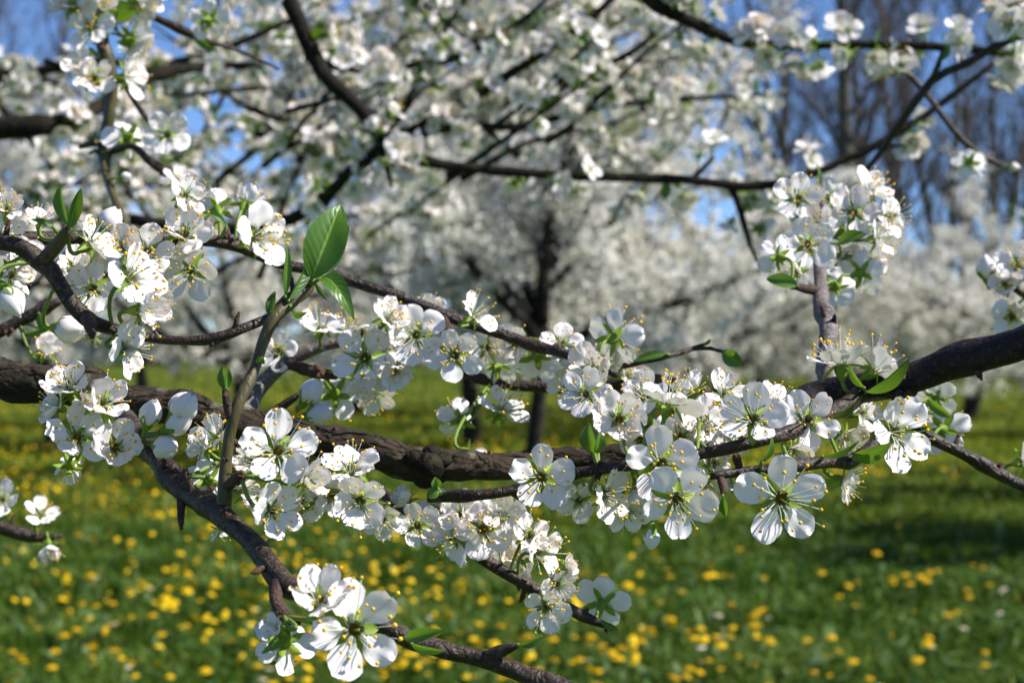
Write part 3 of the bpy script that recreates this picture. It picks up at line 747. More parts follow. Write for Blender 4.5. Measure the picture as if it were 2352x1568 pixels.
PLUM = []
for sd, kw in ((3, dict(H=4.9, spread=1.8, ups=(.5, 2.4), n_limb=9, trunk_h=2.1, heart=.10, tr_r=.085)), (5, dict(H=4.9, spread=2.1, ups=(.4, 1.8), n_limb=9, trunk_h=2.0, heart=.16, tr_r=.11)), (8, dict(H=4.2, spread=2.3, n_limb=6)), (14, dict(H=3.6, spread=2.0, n_limb=6, trunk_h=.8))):
    tr, li, brs_, tw, cc = plum_tree_data(sd, **kw)
    big = [(p, r) for p, r in li]
    PLUM.append((big_mesh('trunk', *multi_tube([tr], 10), [M_FARBARK], smooth=True),
                 [big_mesh('limb', *multi_tube([q], 7), [M_FARBARK], smooth=True) for q in li],
                 big_mesh('twigs', *multi_tube(brs_ + tw, 3), [M_FARBARK]), bloom_mesh('crown', cc, 3, sd)))
def plum_tree(v, x, y, rot, s, label, near=True, group='blossoming plum trees of the orchard rows'):
    o = link('plum_tree', None, None, Matrix.Translation((x, y, 0)) @ Matrix.Rotation(rot, 4, 'Z') @ Matrix.Scale(s, 4)); o.empty_display_size = .2
    tag(o, label, 'tree', group); tm, lm, wm, cm = PLUM[v]
    link('trunk', tm, o)
    for q in lm: link('limb', q, o)
    tag(link('twigs', wm, o), kind='stuff'); tag(link('crown', cm, o), kind='stuff')
    return o
def at_px(x, d): return (x - 1176) / F * d
plum_tree(0, at_px(1215, 16.5), 16.5, 0.0, 1.0, 'cream blossoming plum tree with dark trunk in the centre behind the sharp twigs')
plum_tree(1, at_px(1085, 20.0), 20.0, 0.0, 1.1, 'blossoming plum tree just behind the central one, trunk slightly to its left')
plum_tree(3, at_px(2225, 27.0), 27.0, 1.1, 1.0, 'greyish blossoming plum tree on the right with dark trunk above the thick bough shadow', )
plum_tree(2, at_px(2420, 22.0), 22.0, 3.3, 0.82, 'blossoming plum tree cut by the right picture edge')
plum_tree(3, at_px(1880, 36.0), 36.0, 4.1, 1.0, 'small far plum tree in bloom below the vertical blossom twig')
plum_tree(1, at_px(120, 19.0), 19.0, 5.0, .82, 'blossoming plum tree filling the left side behind the hanging twig')
plum_tree(2, at_px(560, 25.0), 25.0, 0.9, 1.1, 'blossoming plum tree behind the upright green leaves')
plum_tree(3, at_px(2080, 44.0), 44.0, 2.6, 1.1, 'far pale plum tree in the row under the bare trees')
plum_tree(2, at_px(1640, 25.0), 25.0, 2.9, 1.0, 'pale plum tree right of the central tree, lower and farther')
plum_tree(3, at_px(330, 38.0), 38.0, 3.9, 1.1, 'far plum tree low on the left between two larger ones')
plum_tree(2, at_px(1420, 30.0), 30.0, 1.2, 1.15, 'pale plum tree glimpsed between the central tree and its right neighbour')
plum_tree(3, at_px(820, 29.0), 29.0, .5, 1.2, 'pale plum tree behind the long thin twig left of the central tree')
plum_tree(2, at_px(1745, 29.0), 29.0, 4.4, 1.0, 'pale plum tree between the central crown and the vertical blossom twig')
plum_tree(2, at_px(1555, 22.5), 22.5, 5.6, 1.02, 'pale plum tree just right of and behind the central tree')
plum_tree(2, at_px(2330, 52.0), 52.0, 1.9, 1.1, 'farthest pale plum tree near the right edge under the woods')
plum_tree(3, 5.6, 9.2, 0.3, .95, 'nearer plum tree beside the view on the right, shading the meadow', group='plum trees beside the view')
plum_tree(2, 7.4, 13.6, 1.3, .95, 'farther plum tree beside the view on the right, shading the meadow', group='plum trees beside the view')

def bare_tree_data(seed, H, r0, nb=24):
    r = np.random.default_rng(seed); tr = wander(r, (0, 0, -.2), (r.normal(0, .03), r.normal(0, .03), 1), H, 16, r0, r0 * .12, .03, (0, 0, .02))
    limbs, tw = [], []
    for k in range(nb):
        u = r.uniform(.18, .97); i = int(u * 16); az = r.uniform(0, 6.28); el = r.uniform(.9, 2.6); L = H * r.uniform(.14, .34) * (1.15 - u * .6)
        limbs.append(wander(r, tr[0][i], (math.cos(az), math.sin(az), el), L, 8, r0 * .34 * (1.1 - u * .7), r0 * .06, .10, (0, 0, .10)))
    for p, rr in list(limbs):
        for k in range(7):
            i = r.integers(1, 8); tw.append(wander(r, p[i], r.normal(0, .5, 3) + np.array([0, 0, .9]), H * r.uniform(.06, .14), 5, r0 * .06, r0 * .03, .12, (0, 0, .08)))
    t2 = []
    for p, rr in tw:
        for k in range(4):
            i = r.integers(1, 6); t2.append(wander(r, p[i], r.normal(0, .5, 3) + np.array([0, 0, .7]), H * r.uniform(.03, .07), 3, r0 * .03, r0 * .018, .12, (0, 0, .05)))
    return tr, limbs, tw + t2
BARE = []
for sd, H, r0 in ((61, 21, .36), (62, 18, .27), (63, 23, .31)):
    tr, li, tw = bare_tree_data(sd, H, r0)
    BARE.append((big_mesh('trunk', *multi_tube([tr], 9), [M_BAREBARK], smooth=True), big_mesh('crown', *multi_tube(li + tw, 3), [M_BARETWIG, M_BAREBARK])))
names = {1: 'slim', 0: 'stout', 2: 'tall'}
k = 0
for x, d, v, s, lab in ((1835, 62, 1, .95, 'slim bare tree leftmost of the group right of the blossom crown'), (1878, 70, 2, .9, 'tall bare tree between the leftmost bare trees on the right'),
                        (1952, 56, 0, 1.0, 'stout bare grey tree with the thickest straight trunk on the right'), (2012, 72, 1, 1.1, 'slim bare tree just right of the stout bare trunk'),
                        (2075, 66, 2, .85, 'bare tree behind the crossing dark twigs on the right'), (2150, 60, 1, .9, 'slim bare tree above the small hanging flower'),
                        (2218, 74, 0, .85, 'bare tree near the right edge behind the thin drooping twig'), (2290, 64, 2, .8, 'bare tree second from the right edge'),
                        (2350, 70, 1, 1.0, 'bare tree cut by the right picture edge'), (1760, 78, 2, .8, 'faint bare tree seen through the right end of the blossom crown'),
                        (1915, 80, 2, .95, 'bare tree just left of the stout trunk and farther back'), 
                        (2045, 78, 2, 1.0, 'bare tree left of the crossing dark twigs, farther back'), (2185, 86, 2, .95, 'distant bare tree above the small hanging blossom, farther back'), (2255, 82, 1, 1.15, 'slim distant bare tree third from the right edge'), 
                        (20, 66, 1, .95, 'bare tree in the top left corner behind the hanging twig'), (95, 72, 2, .85, 'bare tree just right of the top left corner'),
                        (760, 80, 0, .8, 'bare tree glimpsed through blossoms left of centre'), (1330, 82, 2, .8, 'bare tree glimpsed through blossoms right of centre')):
    o = link('bare_tree', None, None, Matrix.Translation((at_px(x, d), d, 0)) @ Matrix.Rotation(1.7 * k, 4, 'Z') @ Matrix.Scale(s, 4)); k += 1
    tag(o, lab, 'tree', 'bare trees behind the orchard'); link('trunk', BARE[v][0], o); tag(link('crown', BARE[v][1], o), kind='stuff')
# thicket at the foot of the bare trees
r3 = np.random.default_rng(77); L_ = []
for q in range(560):
    x = r3.uniform(-42, 42); y = r3.uniform(84, 94); h = r3.uniform(2.0, 7.0) * (1.1 if x > 14 else .6)
    for z in range(5): L_.append(wander(r3, (x, y, 0), r3.normal(0, .35, 3) + np.array([0, 0, 1.0]), h * r3.uniform(.6, 1), 5, .06, .02, .12, (0, 0, .0)))
    stems = L_[-5:]
    for z in range(9):
        b0 = stems[z % 5][0][r3.integers(1, 5)]
        L_.append(wander(r3, b0, r3.normal(0, .7, 3) + np.array([0, 0, .5]), h * .3, 3, .035, .012, .15, (0, 0, .0)))
tag(link('undergrowth', big_mesh('undergrowth', *multi_tube(L_, 3), [simple('thicket', (0.050, 0.042, 0.028), .9, var=.4)])), 'brown leafless thicket along the far edge of the orchard', 'thicket', kind='stuff')

# ------------------------------------------------------------------ the sharp branches of the near tree
def BR(name, label, x, y, d, cat='branch', group=None): return Branch(name, label, cat, P(x, y, d), group)

# thick bough across the picture
bough = BR('plum_bough', 'thick rough brown bough running across the whole picture', -260, 830, .52)
bough.wood('stem', [(-260, 830, .52, 98), (-120, 848, .51, 94), (0, 868, .50, 90), (180, 892, .50, 84), (350, 930, .50, 79), (520, 966, .50, 75), (700, 1000, .50, 72), (850, 1035, .50, 74), (950, 1062, .50, 80),
                    (1050, 1070, .50, 68), (1200, 1066, .51, 62), (1400, 1050, .51, 58), (1600, 1012, .51, 56), (1760, 962, .505, 60)], M_BOUGH, 28, .0014, .10, node=.035)
bough.wood('stem', [(1740, 968, .505, 64), (1820, 938, .50, 68), (1900, 906, .50, 74), (2000, 890, .49, 70), (2120, 858, .48, 72), (2250, 815, .47, 74), (2400, 768, .46, 78), (2620, 690, .46, 92)], M_PURPLE_SHADE, 24, .002, .035, node=.05)
kn, _ = bough.near(985, 1058)
g = Geo()
for k, (dx, dz_, rr) in enumerate(((0, 0, .0056), (-.004, .002, .004), (.0045, .0018, .0036), (.001, .0038, .0034), (-.001, -.0035, .0042), (.003, -.003, .003))):
    v, f = ball((dx, -.0042 + .0006 * k, dz_), rr, 7, 10, .85); g.add(v, f, 0)
link('knot', g.mesh('knot', [M_DARK]), bough.o, Matrix.Translation(kn - bough.at))
for x, y, f_ in ((120, 870, (0, 1, .4)), (430, 935, (.2, 1, .3)), (760, 1000, (0, 1, .3)), (1120, 1050, (0, 1, .5)), (60, 925, (0, -1, .5))): spur(bough, x, y, f_, 30, 1)
vert = BR('plum_twig', 'upright grey twig rising from the bough into a blossom cluster at upper right', 1902, 900, .50, 'twig')
vert.wood('stem', [(1905, 905, .505, 52), (1903, 800, .52, 44), (1900, 745, .53, 42), (1886, 690, .55, 36), (1884, 640, .57, 30), (1888, 560, .59, 26), (1890, 480, .61, 20), (1888, 420, .62, 12)], M_GREYTWIG, 16, .003, .05)
vert.wood('side_spur', [(1886, 672, .555, 22), (1850, 664, .55, 20), (1815, 654, .545, 14)], M_SPUR, 10, .003, .12)
vert.wood('side_spur', [(1905, 755, .53, 30), (1915, 738, .527, 16), (1918, 722, .525, 6)], M_PURPLE_SHADE, 8, .002, .1)
for a in ((1834, 457, 140, (-.1, .35, .9), 20, 10), (1997, 440, 135, (.55, .65, .5), 30, 40), (1960, 490, 150, (-.25, .3, .9), 24, 0), (2042, 500, 120, (.6, .1, .75), 20, 55), (1854, 562, 150, (.05, .3, .93), 20, 30),
          (1977, 626, 128, (.55, .15, -.8), 12, 20), (1921, 660, 105, (.25, -.4, -.85), 10, 5), (2012, 548, 125, (.75, .1, .6), 22, 5), (1788, 592, 120, (-.5, .1, -.75), 18, 33), (1905, 455, 110, (.1, .5, -.6), 30, 12), (1880, 515, 120, (-.3, .5, .5), 36, 44)):
    blossom(vert, *a[:4], op=a[4], roll=a[5], dz=-.012 if a[3][2] > 0 else .010)
leaf(vert, (1832, 656), (1760, 640), 36, 15, 25, .1, (0, .004), anchor=(1818, 655))
leaf(vert, (1925, 560), (1992, 538), 36, -30, 28, .12, (0, -.004)); leaf(vert, (1876, 436), (1872, 372), 22, 60, 30, .1)
leaf(vert, (1915, 545), (1935, 505), 26, 40, 30, .1)
spur(vert, 1890, 600, (-.5, .3, .6), 30, 2); spur(vert, 1900, 590, (.6, .3, .6), 26, 2)

# upper long twig
up = BR('plum_twig', 'long thin brown twig slanting from the left edge down to the blossoms in the middle', -200, 528, .50, 'twig')
up.wood('stem', [(-200, 528, .49, 40), (-60, 538, .495, 38), (60, 548, .50, 34), (200, 545, .51, 30), (350, 546, .52, 28), (480, 552, .53, 29), (560, 572, .535, 27), (650, 605, .54, 25), (760, 632, .54, 25), (900, 675, .54, 26),
                 (1020, 722, .54, 27), (1120, 757, .54, 27), (1220, 790, .54, 26), (1320, 820, .53, 22), (1420, 860, .525, 16)], M_TWIG, 14, .003, .05, node=.025)
up.wood('side_spur', [(1018, 725, .54, 22), (1024, 752, .538, 24), (1032, 785, .535, 14)], M_SPUR, 10, .003, .12)
for a in ((425, 540, 165, (.25, .55, .8), 38, 0), (592, 545, 185, (.8, .1, .55), 22, 30), (500, 480, 140, (-.25, .5, -.8), 26, 20), (562, 470, 120, (.2, .6, -.6), 40, 50), (425, 450, 120, (.6, .35, .6), 26, 12),
          (437, 622, 165, (-.1, -.15, .95), 18, 15), (890, 733, 130, (.5, .6, .6), 34, 5), (955, 770, 168, (.15, .1, .95), 12, 35), (1088, 724, 130, (.75, .45, .4), 26, 22), (1045, 816, 145, (-.05, .1, .97), 14, 40),
          (1233, 816, 150, (.1, -.2, -.95), 12, 12), (1410, 775, 155, (.6, .25, -.75), 18, 30), (1362, 850, 178, (-.1, .1, .97), 12, 60), (337, 580, 150, (.35, .3, .85), 22, 3), (283, 566, 130, (.1, .5, .8), 40, 30)):
    blossom(up, *a[:4], op=a[4], roll=a[5], dz=-.014 if a[3][2] > 0 else .008)
bud(up, 255, 503, 62, (.5, .75, .2), 1); spur(up, 520, 560, (.3, .9, .3), 34, 3); spur(up, 545, 545, (.1, .9, .3), 26, 2); spur(up, 1028, 770, (-.4, -.5, .6), 26, 3)
leaf(up, (1180, 775), (1330, 772), 52, 50, 20, .1, dz=.02, anchor=(1250, 800)); leaf(up, (520, 520), (460, 490), 22, 40, 30, .2)

# left front twig, curving up to the leaves
lf = BR('plum_twig', 'dark curved twig at left dipping below bright side-lit blossoms', -200, 480, .43, 'twig')
lf.wood('stem', [(-200, 480, .44, 44), (-60, 540, .435, 40), (40, 566, .43, 38), (85, 598, .43, 44), (120, 625, .43, 32), (165, 692, .43, 36), (200, 732, .43, 38), (240, 752, .43, 27), (330, 773, .43, 23), (420, 781, .43, 22),
                 (490, 779, .43, 25), (560, 754, .43, 22), (612, 730, .437, 20), (640, 714, .445, 14)], M_TWIG, 16, .0025, .06, node=.022)
lf.wood('side_shoot', [(95, 605, .43, 34), (118, 580, .428, 30), (142, 548, .426, 26), (160, 520, .424, 22)], M_SHOOT, 12, .003, .08)
lf.wood('side_spur', [(200, 728, .43, 34), (208, 748, .424, 30), (212, 772, .42, 12)], M_SPUR, 10, .002, .14)
for a in ((207, 560, 160, (.75, .5, .15), 26, 8), (300, 636, 195, (.78, .42, .42), 20, 30), (322, 712, 160, (.93, .05, .22), 26, 10), (285, 800, 160, (.92, -.08, .3), 20, 40), (213, 662, 150, (-.1, .1, .97), 16, 0),
          (25, 632, 130, (.75, -.1, .5), 30, 10), (15, 480, 120, (.3, .5, .7), 24, 5), (90, 506, 90, (.2, .7, .5), 34, 5), (10, 545, 130, (.2, .2, .9), 20, 44)):
    blossom(lf, *a[:4], op=a[4], roll=a[5], dz=-.010 if a[0] > 250 else .006)
bud(lf, 30, 694, 75, (.55, -.8, .2), 0); bud(lf, 163, 757, 74, (.85, -.1, .4), 1, dz=.02, anchor=(120, 660))
leaf(lf, (155, 512), (140, 420), 36, -25, 32, .1, (0, .004), anchor=(158, 522)); leaf(lf, (160, 524), (186, 432), 34, 35, 32, -.06, (0, -.004), anchor=(158, 522)); leaf(lf, (120, 520), (70, 505), 16, 40, 20, .1, anchor=(140, 550))
spur(lf, 205, 745, (.4, -.5, .7), 38, 4); spur(lf, 115, 600, (.3, .3, .8), 26, 2); spur(lf, 490, 785, (0, -.7, .5), 26, 2); spur(lf, 195, 700, (.8, .2, .3), 24, 2)

# lower branch with the green shoot
lo = BR('plum_branch', 'grey brown branch running down to the bottom edge with an upright green shoot', 290, 970, .47)
lo.wood('stem', [(285, 965, .48, 54), (310, 1000, .465, 52), (345, 1040, .455, 50), (400, 1100, .44, 50), (450, 1146, .43, 48), (500, 1178, .42, 54), (560, 1224, .41, 46), (610, 1288, .40, 50), (642, 1332, .395, 56), (700, 1362, .39, 44),
                 (800, 1405, .39, 40), (890, 1442, .39, 40), (940, 1466, .39, 44), (1020, 1492, .39, 38), (1130, 1520, .39, 40), (1290, 1580, .385, 42), (1500, 1660, .38, 46)], M_TWIG, 18, .002, .06, node=.022)
lo.wood('shoot', [(510, 1182, .42, 40), (516, 1120, .42, 32), (520, 1060, .42, 27), (530, 990, .42, 27), (546, 930, .42, 26), (582, 850, .425, 24), (606, 782, .43, 27), (626, 736, .43, 28), (662, 696, .435, 32), (700, 666, .44, 36), (716, 650, .44, 20)], M_SHOOT, 16, .002, .05, node=.025)
lo.wood('side_spur', [(532, 960, .42, 22), (524, 938, .419, 20), (519, 908, .418, 20), (517, 888, .418, 14)], M_SPUR, 10, .002, .15)
lo.wood('side_spur', [(420, 1115, .436, 30), (418, 1160, .432, 22), (416, 1190, .43, 16), (417, 1216, .43, 6)], M_SPUR, 10, .002, .2)
lo.wood('side_spur', [(1100, 1512, .39, 30), (1150, 1494, .388, 26), (1190, 1480, .386, 14)], M_TWIG, 10, .003, .1)
lo.wood('side_spur', [(640, 1335, .395, 44), (632, 1375, .388, 30), (650, 1412, .384, 30), (690, 1430, .382, 14)], M_SPUR, 10, .003, .15)
lo.wood('side_spur', [(318, 1005, .465, 26), (330, 992, .455, 22), (338, 985, .45, 14)], M_SPUR, 8, .002, .2)
lo.wood('side_spur', [(520, 1120, .42, 24), (548, 1100, .414, 26), (560, 1085, .412, 16)], M_SPUR, 8, .002, .2)
lo.wood('side_spur', [(440, 1130, .43, 22), (428, 1095, .43, 18), (425, 1075, .43, 10)], M_SPUR, 8, .002, .2)
for a in ((157, 893, 150, (-.05, .8, .5), 34, 0), (235, 925, 170, (.35, .55, .7), 24, 22), (177, 1004, 190, (.4, .35, .8), 26, 20), (264, 1028, 175, (.45, .15, .85), 22, 5), (160, 1070, 130, (-.2, -.5, -.7), 20, 30), (135, 935, 120, (-.5, .3, .4), 34, 30)):
    blossom(lo, *a[:4], op=a[4], roll=a[5], dz=-.02 if a[3][2] > 0 else .0, anchor=(320, 1002))
for a in ((347, 946, 64, (.35, .85, .3), 0), (423, 930, 74, (.65, .7, .25), 2), (412, 972, 66, (.85, .4, .3), 0), (382, 1028, 66, (.75, -.1, .6), 1)): bud(lo, *a[:4], kind=a[4], anchor=(335, 986), dz=-.014)
for a in ((638, 1036, 215, (.28, .4, .85), 22, 14), (500, 1010, 150, (-.35, .45, .6), 30, 40), (480, 1104, 130, (-.35, -.2, -.8), 14, 18), (700, 1100, 150, (.8, .1, .5), 28, 10), (625, 1172, 165, (.7, .05, .65), 22, 36), (560, 1128, 110, (.8, -.1, .4), 26, 0), (508, 1215, 80, (.1, -.8, -.3), 30, 10)):
    blossom(lo, *a[:4], op=a[4], roll=a[5], dz=.006 if a[0] < 520 or a[0] == 560 else -.008, anchor=(556, 1090) if a[0] > 520 else ((428, 1090) if a[1] < 1150 else (510, 1180)))
for a in ((735, 1378, 205, (.1, .65, .7), 34, 54), (815, 1445, 255, (.28, .18, .93), 16, 36), (655, 1475, 170, (-.35, -.45, -.75), 12, 50), (640, 1440, 100, (-.6, .2, .5), 40, 5)):
    blossom(lo, *a[:4], op=a[4], roll=a[5], dz=-.018 if a[3][2] > 0 else .004, anchor=(660, 1415))
blossom(lo, 805, 1080, 165, (.1, .75, .55), 30, 20, dz=.01, anchor=(556, 1090)); blossom(lo, 826, 1150, 175, (.05, -.1, .97), 14, 34, dz=.0, anchor=(556, 1090))
# leaf rosette on the tip of the shoot
T0 = (712, 652)
leaf(lo, (716, 640), (782, 470), 96, 5, 22, .10, (0, .006), anchor=T0); leaf(lo, (722, 642), (802, 516), 62, 48, 30, -.05, (.004, .010), anchor=T0); leaf(lo, (735, 640), (814, 735), 50, -25, 22, .30, (-.004, -.014), anchor=T0)
leaf(lo, (662, 690), (716, 570), 34, 55, 30, .06, (0, .01), anchor=(668, 692)); leaf(lo, (654, 680), (660, 562), 22, 30, 30, .04, (0, 0), anchor=(662, 694)); leaf(lo, (620, 728), (632, 668), 26, -20, 25, .08, (.004, .006), anchor=(626, 734))
leaf(lo, (668, 706), (706, 716), 34, 60, 25, .2, anchor=(662, 698)); leaf(lo, (706, 640), (702, 606), 14, 20, 30, .1, anchor=T0); leaf(lo, (724, 650), (752, 690), 12, 10, 20, .1, anchor=T0)
leaf(lo, (517, 895), (512, 838), 26, -30, 40, .06, anchor=(517, 892)); leaf(lo, (520, 893), (524, 845), 24, 40, 40, -.06, anchor=(517, 892)); leaf(lo, (592, 830), (604, 818), 26, 30, 30, .1, anchor=(590, 835))
leaf(lo, (660, 1430), (600, 1500), 40, -30, 32, .12, (-.01, -.016), anchor=(652, 1415)); leaf(lo, (930, 1465), (1022, 1448), 34, -15, 28, .08, (-.004, -.01)); leaf(lo, (945, 1478), (1022, 1494), 30, 30, 30, .06, (-.004, -.008)); leaf(lo, (1190, 1480), (1250, 1462), 24, 25, 30, .1)
for q in ((517, 905, (.2, .2, .9), 26, 2), (521, 1058, (.2, .1, .95), 22, 2), (640, 1415, (-.2, -.2, .9), 36, 3), (552, 1095, (.4, .2, .8), 30, 3), (418, 1195, (0, -.8, .4), 22, 2), (335, 990, (.2, .3, .8), 30, 3), (985, 1475, (0, 1, .4), 20, 1), (455, 1135, (.3, .9, .3), 22, 1)): spur(lo, *q)

# grey twig behind, carrying the middle-left cluster
gt = BR('plum_twig', 'pale grey banded twig behind the green shoot carrying a blossom cluster', 560, 960, .55, 'twig')
gt.wood('stem', [(560, 965, .53, 40), (590, 895, .55, 40), (640, 845, .55, 33), (700, 810, .55, 28), (780, 786, .55, 24), (860, 790, .55, 16)], M_GREYTWIG, 14, .003, .05)
gt.wood('side_spur', [(660, 838, .55, 24), (700, 848, .545, 26), (740, 858, .54, 26), (775, 866, .54, 12)], M_SPUR, 10, .002, .25)
gt.wood('side_spur', [(590, 965, .54, 20), (650, 930, .54, 18), (690, 905, .538, 12)], M_SPUR, 8, .003, .1)
for a in ((735, 752, 130, (.05, .85, .4), 22, 0), (838, 822, 178, (.05, .05, .98), 12, 54), (768, 905, 150, (-.1, -.3, -.9), 8, 15), (905, 850, 130, (.3, -.3, .8), 18, 20), (638, 806, 110, (-.1, .2, .9), 22, 3), (840, 880, 110, (.1, -.6, .6), 20, 0)):
    blossom(gt, *a[:4], op=a[4], roll=a[5], dz=-.012 if a[3][2] > 0 and a[0] > 700 else .01, anchor=(745, 858) if a[1] > 800 else None)
bud(gt, 716, 897, 66, (.55, .75, .3), 0, anchor=(690, 905)); bud(gt, 736, 950, 64, (.9, .2, .3), 0, anchor=(640, 936)); spur(gt, 740, 855, (0, .3, .8), 40, 4)

# slender twig in the middle behind
mt = BR('plum_twig', 'slender dark twig in the middle behind the blossoms above the grass', 1040, 845, .57, 'twig')
mt.wood('stem', [(1030, 838, .57, 12), (1075, 860, .57, 20), (1130, 876, .57, 24), (1240, 888, .57, 28), (1380, 886, .57, 28), (1500, 870, .56, 26), (1620, 900, .53, 28)], M_TWIG, 12, .003, .06)
blossom(mt, 1145, 838, 120, (.2, .1, -.95), 14, 22, dz=-.004); blossom(mt, 1150, 942, 150, (.4, .7, .5), 24, 10, dz=-.02); blossom(mt, 1058, 965, 130, (-.45, .1, -.85), 12, 25, dz=-.01, anchor=(1130, 876)); blossom(mt, 1075, 1040, 120, (.55, -.25, .1), 44, 15, dz=-.05, anchor=(1130, 876), st=4)
rt = BR('plum_twig', 'thin reddish twig with two small dark leaves right of the middle', 1440, 838, .55, 'twig')
rt.wood('stem', [(1430, 842, .55, 14), (1500, 824, .55, 15), (1560, 810, .555, 14), (1620, 790, .56, 8)], M_TWIG, 10, .003, .08)
rt.wood('side_shoot', [(1585, 803, .557, 9), (1630, 800, .558, 9), (1672, 812, .56, 8)], M_TWIG, 8, .003, .08)
leaf(rt, (1530, 812), (1455, 830), 24, 30, 25, .06); leaf(rt, (1660, 806), (1705, 838), 40, 15, 22, .1, anchor=(1672, 812)); leaf(rt, (1618, 792), (1632, 778), 10, 20, 25, .1); blossom(rt, 1440, 862, 110, (.4, .2, .6), 30, 9, dz=.01)

# right-hand front twigs
rf = BR('plum_branch', 'slim dark twig pair carrying the large shaded blossoms at lower right', 2010, 890, .49)
rf.wood('stem', [(985, 1146, .46, 18), (1040, 1140, .455, 26), (1100, 1136, .45, 25), (1200, 1120, .45, 25), (1330, 1086, .445, 25), (1450, 1066, .44, 25), (1600, 1042, .44, 27), (1720, 1018, .44, 29), (1830, 986, .45, 33), (1920, 942, .47, 40), (1985, 900, .49, 44)], M_TWIG, 14, .003, .05)
rf.wood('stem', [(1630, 1094, .425, 16), (1720, 1082, .43, 23), (1800, 1072, .43, 25), (1900, 1062, .44, 28), (1960, 1054, .45, 30), (2020, 1010, .46, 26), (2060, 940, .475, 30), (2080, 890, .485, 34)], M_TWIG, 14, .003, .05)
rf.wood('side_spur', [(1655, 1095, .427, 20), (1662, 1120, .424, 22), (1660, 1138, .422, 10)], M_SPUR, 8, .002, .2)
rf.wood('side_spur', [(1700, 1075, .43, 18), (1692, 1052, .43, 20), (1690, 1040, .43, 10)], M_SPUR, 8, .002, .2)
for a in ((1243, 1096, 180, (-.02, .1, .98), 18, 18), (1393, 1135, 160, (.75, -.05, .55), 22, 30), (1519, 1066, 205, (.05, .05, .98), 14, 22), (1566, 1004, 165, (.1, .3, .9), 22, 8), (1556, 1146, 205, (.05, -.12, .98), 10, 54), (1422, 962, 185, (-.05, .3, .92), 18, 50),
          (1536, 928, 175, (.25, .8, .1), 16, 0), (1729, 962, 190, (-.25, .45, .8), 22, 12), (1794, 1146, 240, (.02, -.02, .99), 6, 18), (1856, 966, 175, (-.05, .35, .9), 20, 46), (1935, 1002, 140, (.5, -.5, .6), 30, 20),
          (1935, 1104, 130, (.75, -.35, .3), 30, 8), (2056, 992, 215, (.6, .1, .75), 14, 40), (1930, 838, 185, (-.1, .85, -.1), 22, 20), (2010, 852, 165, (.75, .45, .1), 24, 0), (1640, 1062, 110, (.1, .4, .6), 40, 12), (1690, 1110, 90, (-.1, .3, .8), 30, 3)):
    blossom(rf, *a[:4], op=a[4], roll=a[5], dz=-.02 if a[0] in (1519, 1794, 2056, 1556) else (.02 if a[0] in (1566, 1422, 1640, 1690, 1935) else -.006), jit=8)
bud(rf, 1497, 1238, 48, (-.05, -.95, .2), 0, anchor=(1460, 1066)); bud(rf, 1470, 1150, 60, (.2, -.8, .3), 2, anchor=(1460, 1066), dz=.02)
leaf(rf, (1992, 900), (2090, 822), 46, 35, 26, .10, (-.012, -.02)); leaf(rf, (1985, 890), (1950, 836), 22, -50, 25, .1, (-.012, -.016)); leaf(rf, (1870, 975), (1984, 905), 30, 65, 20, .06); leaf(rf, (1960, 1050), (2046, 1018), 52, 30, 20, .08, (-.006, -.012)); leaf(rf, (1890, 1048), (1975, 1010), 36, 60, 20, .06)
leaf(rf, (1660, 1138), (1668, 1186), 30, 20, 45, .1, anchor=(1660, 1136)); leaf(rf, (1362, 1040), (1352, 970), 44, -30, 30, .1, dz=.01, anchor=(1370, 1080)); leaf(rf, (1366, 1042), (1378, 990), 34, 30, 30, .1, dz=.006, anchor=(1370, 1080)); leaf(rf, (1478, 1040), (1470, 965), 18, 40, 35, .1)
leaf(rf, (1010, 1128), (980, 1140), 30, 20, 25, .1); leaf(rf, (1005, 1120), (1000, 1095), 30, 0, 40, .1); leaf(rf, (1750, 1060), (1772, 1000), 30, 50, 25, .1)
for q in ((1660, 1105, (0, -.4, .9), 24, 2), (1692, 1050, (0, .4, .9), 30, 3), (1000, 1140, (-.3, .3, .8), 24, 2), (1950, 1060, (0, 0, 1), 30, 2), (1370, 1075, (0, .7, .6), 30, 2), (1990, 910, (0, .2, .9), 34, 3)): spur(rf, *q)

# lower hanging twig in the middle
hg = BR('plum_twig', 'dark twig hanging down in the middle over the dandelions with shaded blossoms', 870, 1130, .52, 'twig')
hg.wood('stem', [(860, 1120, .52, 22), (930, 1170, .51, 23), (1000, 1215, .50, 25), (1100, 1275, .50, 27), (1170, 1318, .50, 28), (1240, 1362, .50, 27), (1310, 1398, .50, 27), (1370, 1426, .50, 22), (1412, 1443, .50, 10)], M_TWIG, 12, .003, .09, node=.015)
hg.wood('side_shoot', [(1110, 1280, .50, 16), (1080, 1240, .50, 14), (1060, 1190, .50, 12), (1040, 1150, .50, 10)], M_STALK, 8, .003, .06)
for a in ((938, 1152, 100, (-.5, .4, .3), 55, 0), (958, 1208, 140, (.15, .25, .9), 24, 30), (1050, 1235, 150, (-.6, -.05, .55), 18, 12), (1110, 1215, 160, (.15, .15, .95), 14, 40), (1060, 1180, 130, (-.1, .3, .85), 20, 0), (1238, 1270, 155, (.7, .05, .6), 24, 22), (1252, 1395, 140, (.1, -.35, .85), 26, 0),
          (1300, 1300, 75, (.6, .3, .6), 30, 9), (1383, 1386, 150, (.25, .1, -.95), 10, 30), (1215, 1230, 120, (.3, .3, .8), 24, 30), (1155, 1180, 120, (-.1, .2, .9), 24, 10), (1280, 1340, 110, (.4, -.2, .7), 22, 40)):
    blossom(hg, *a[:4], op=a[4], roll=a[5], dz=-.008 if a[3][2] > 0 else .012)
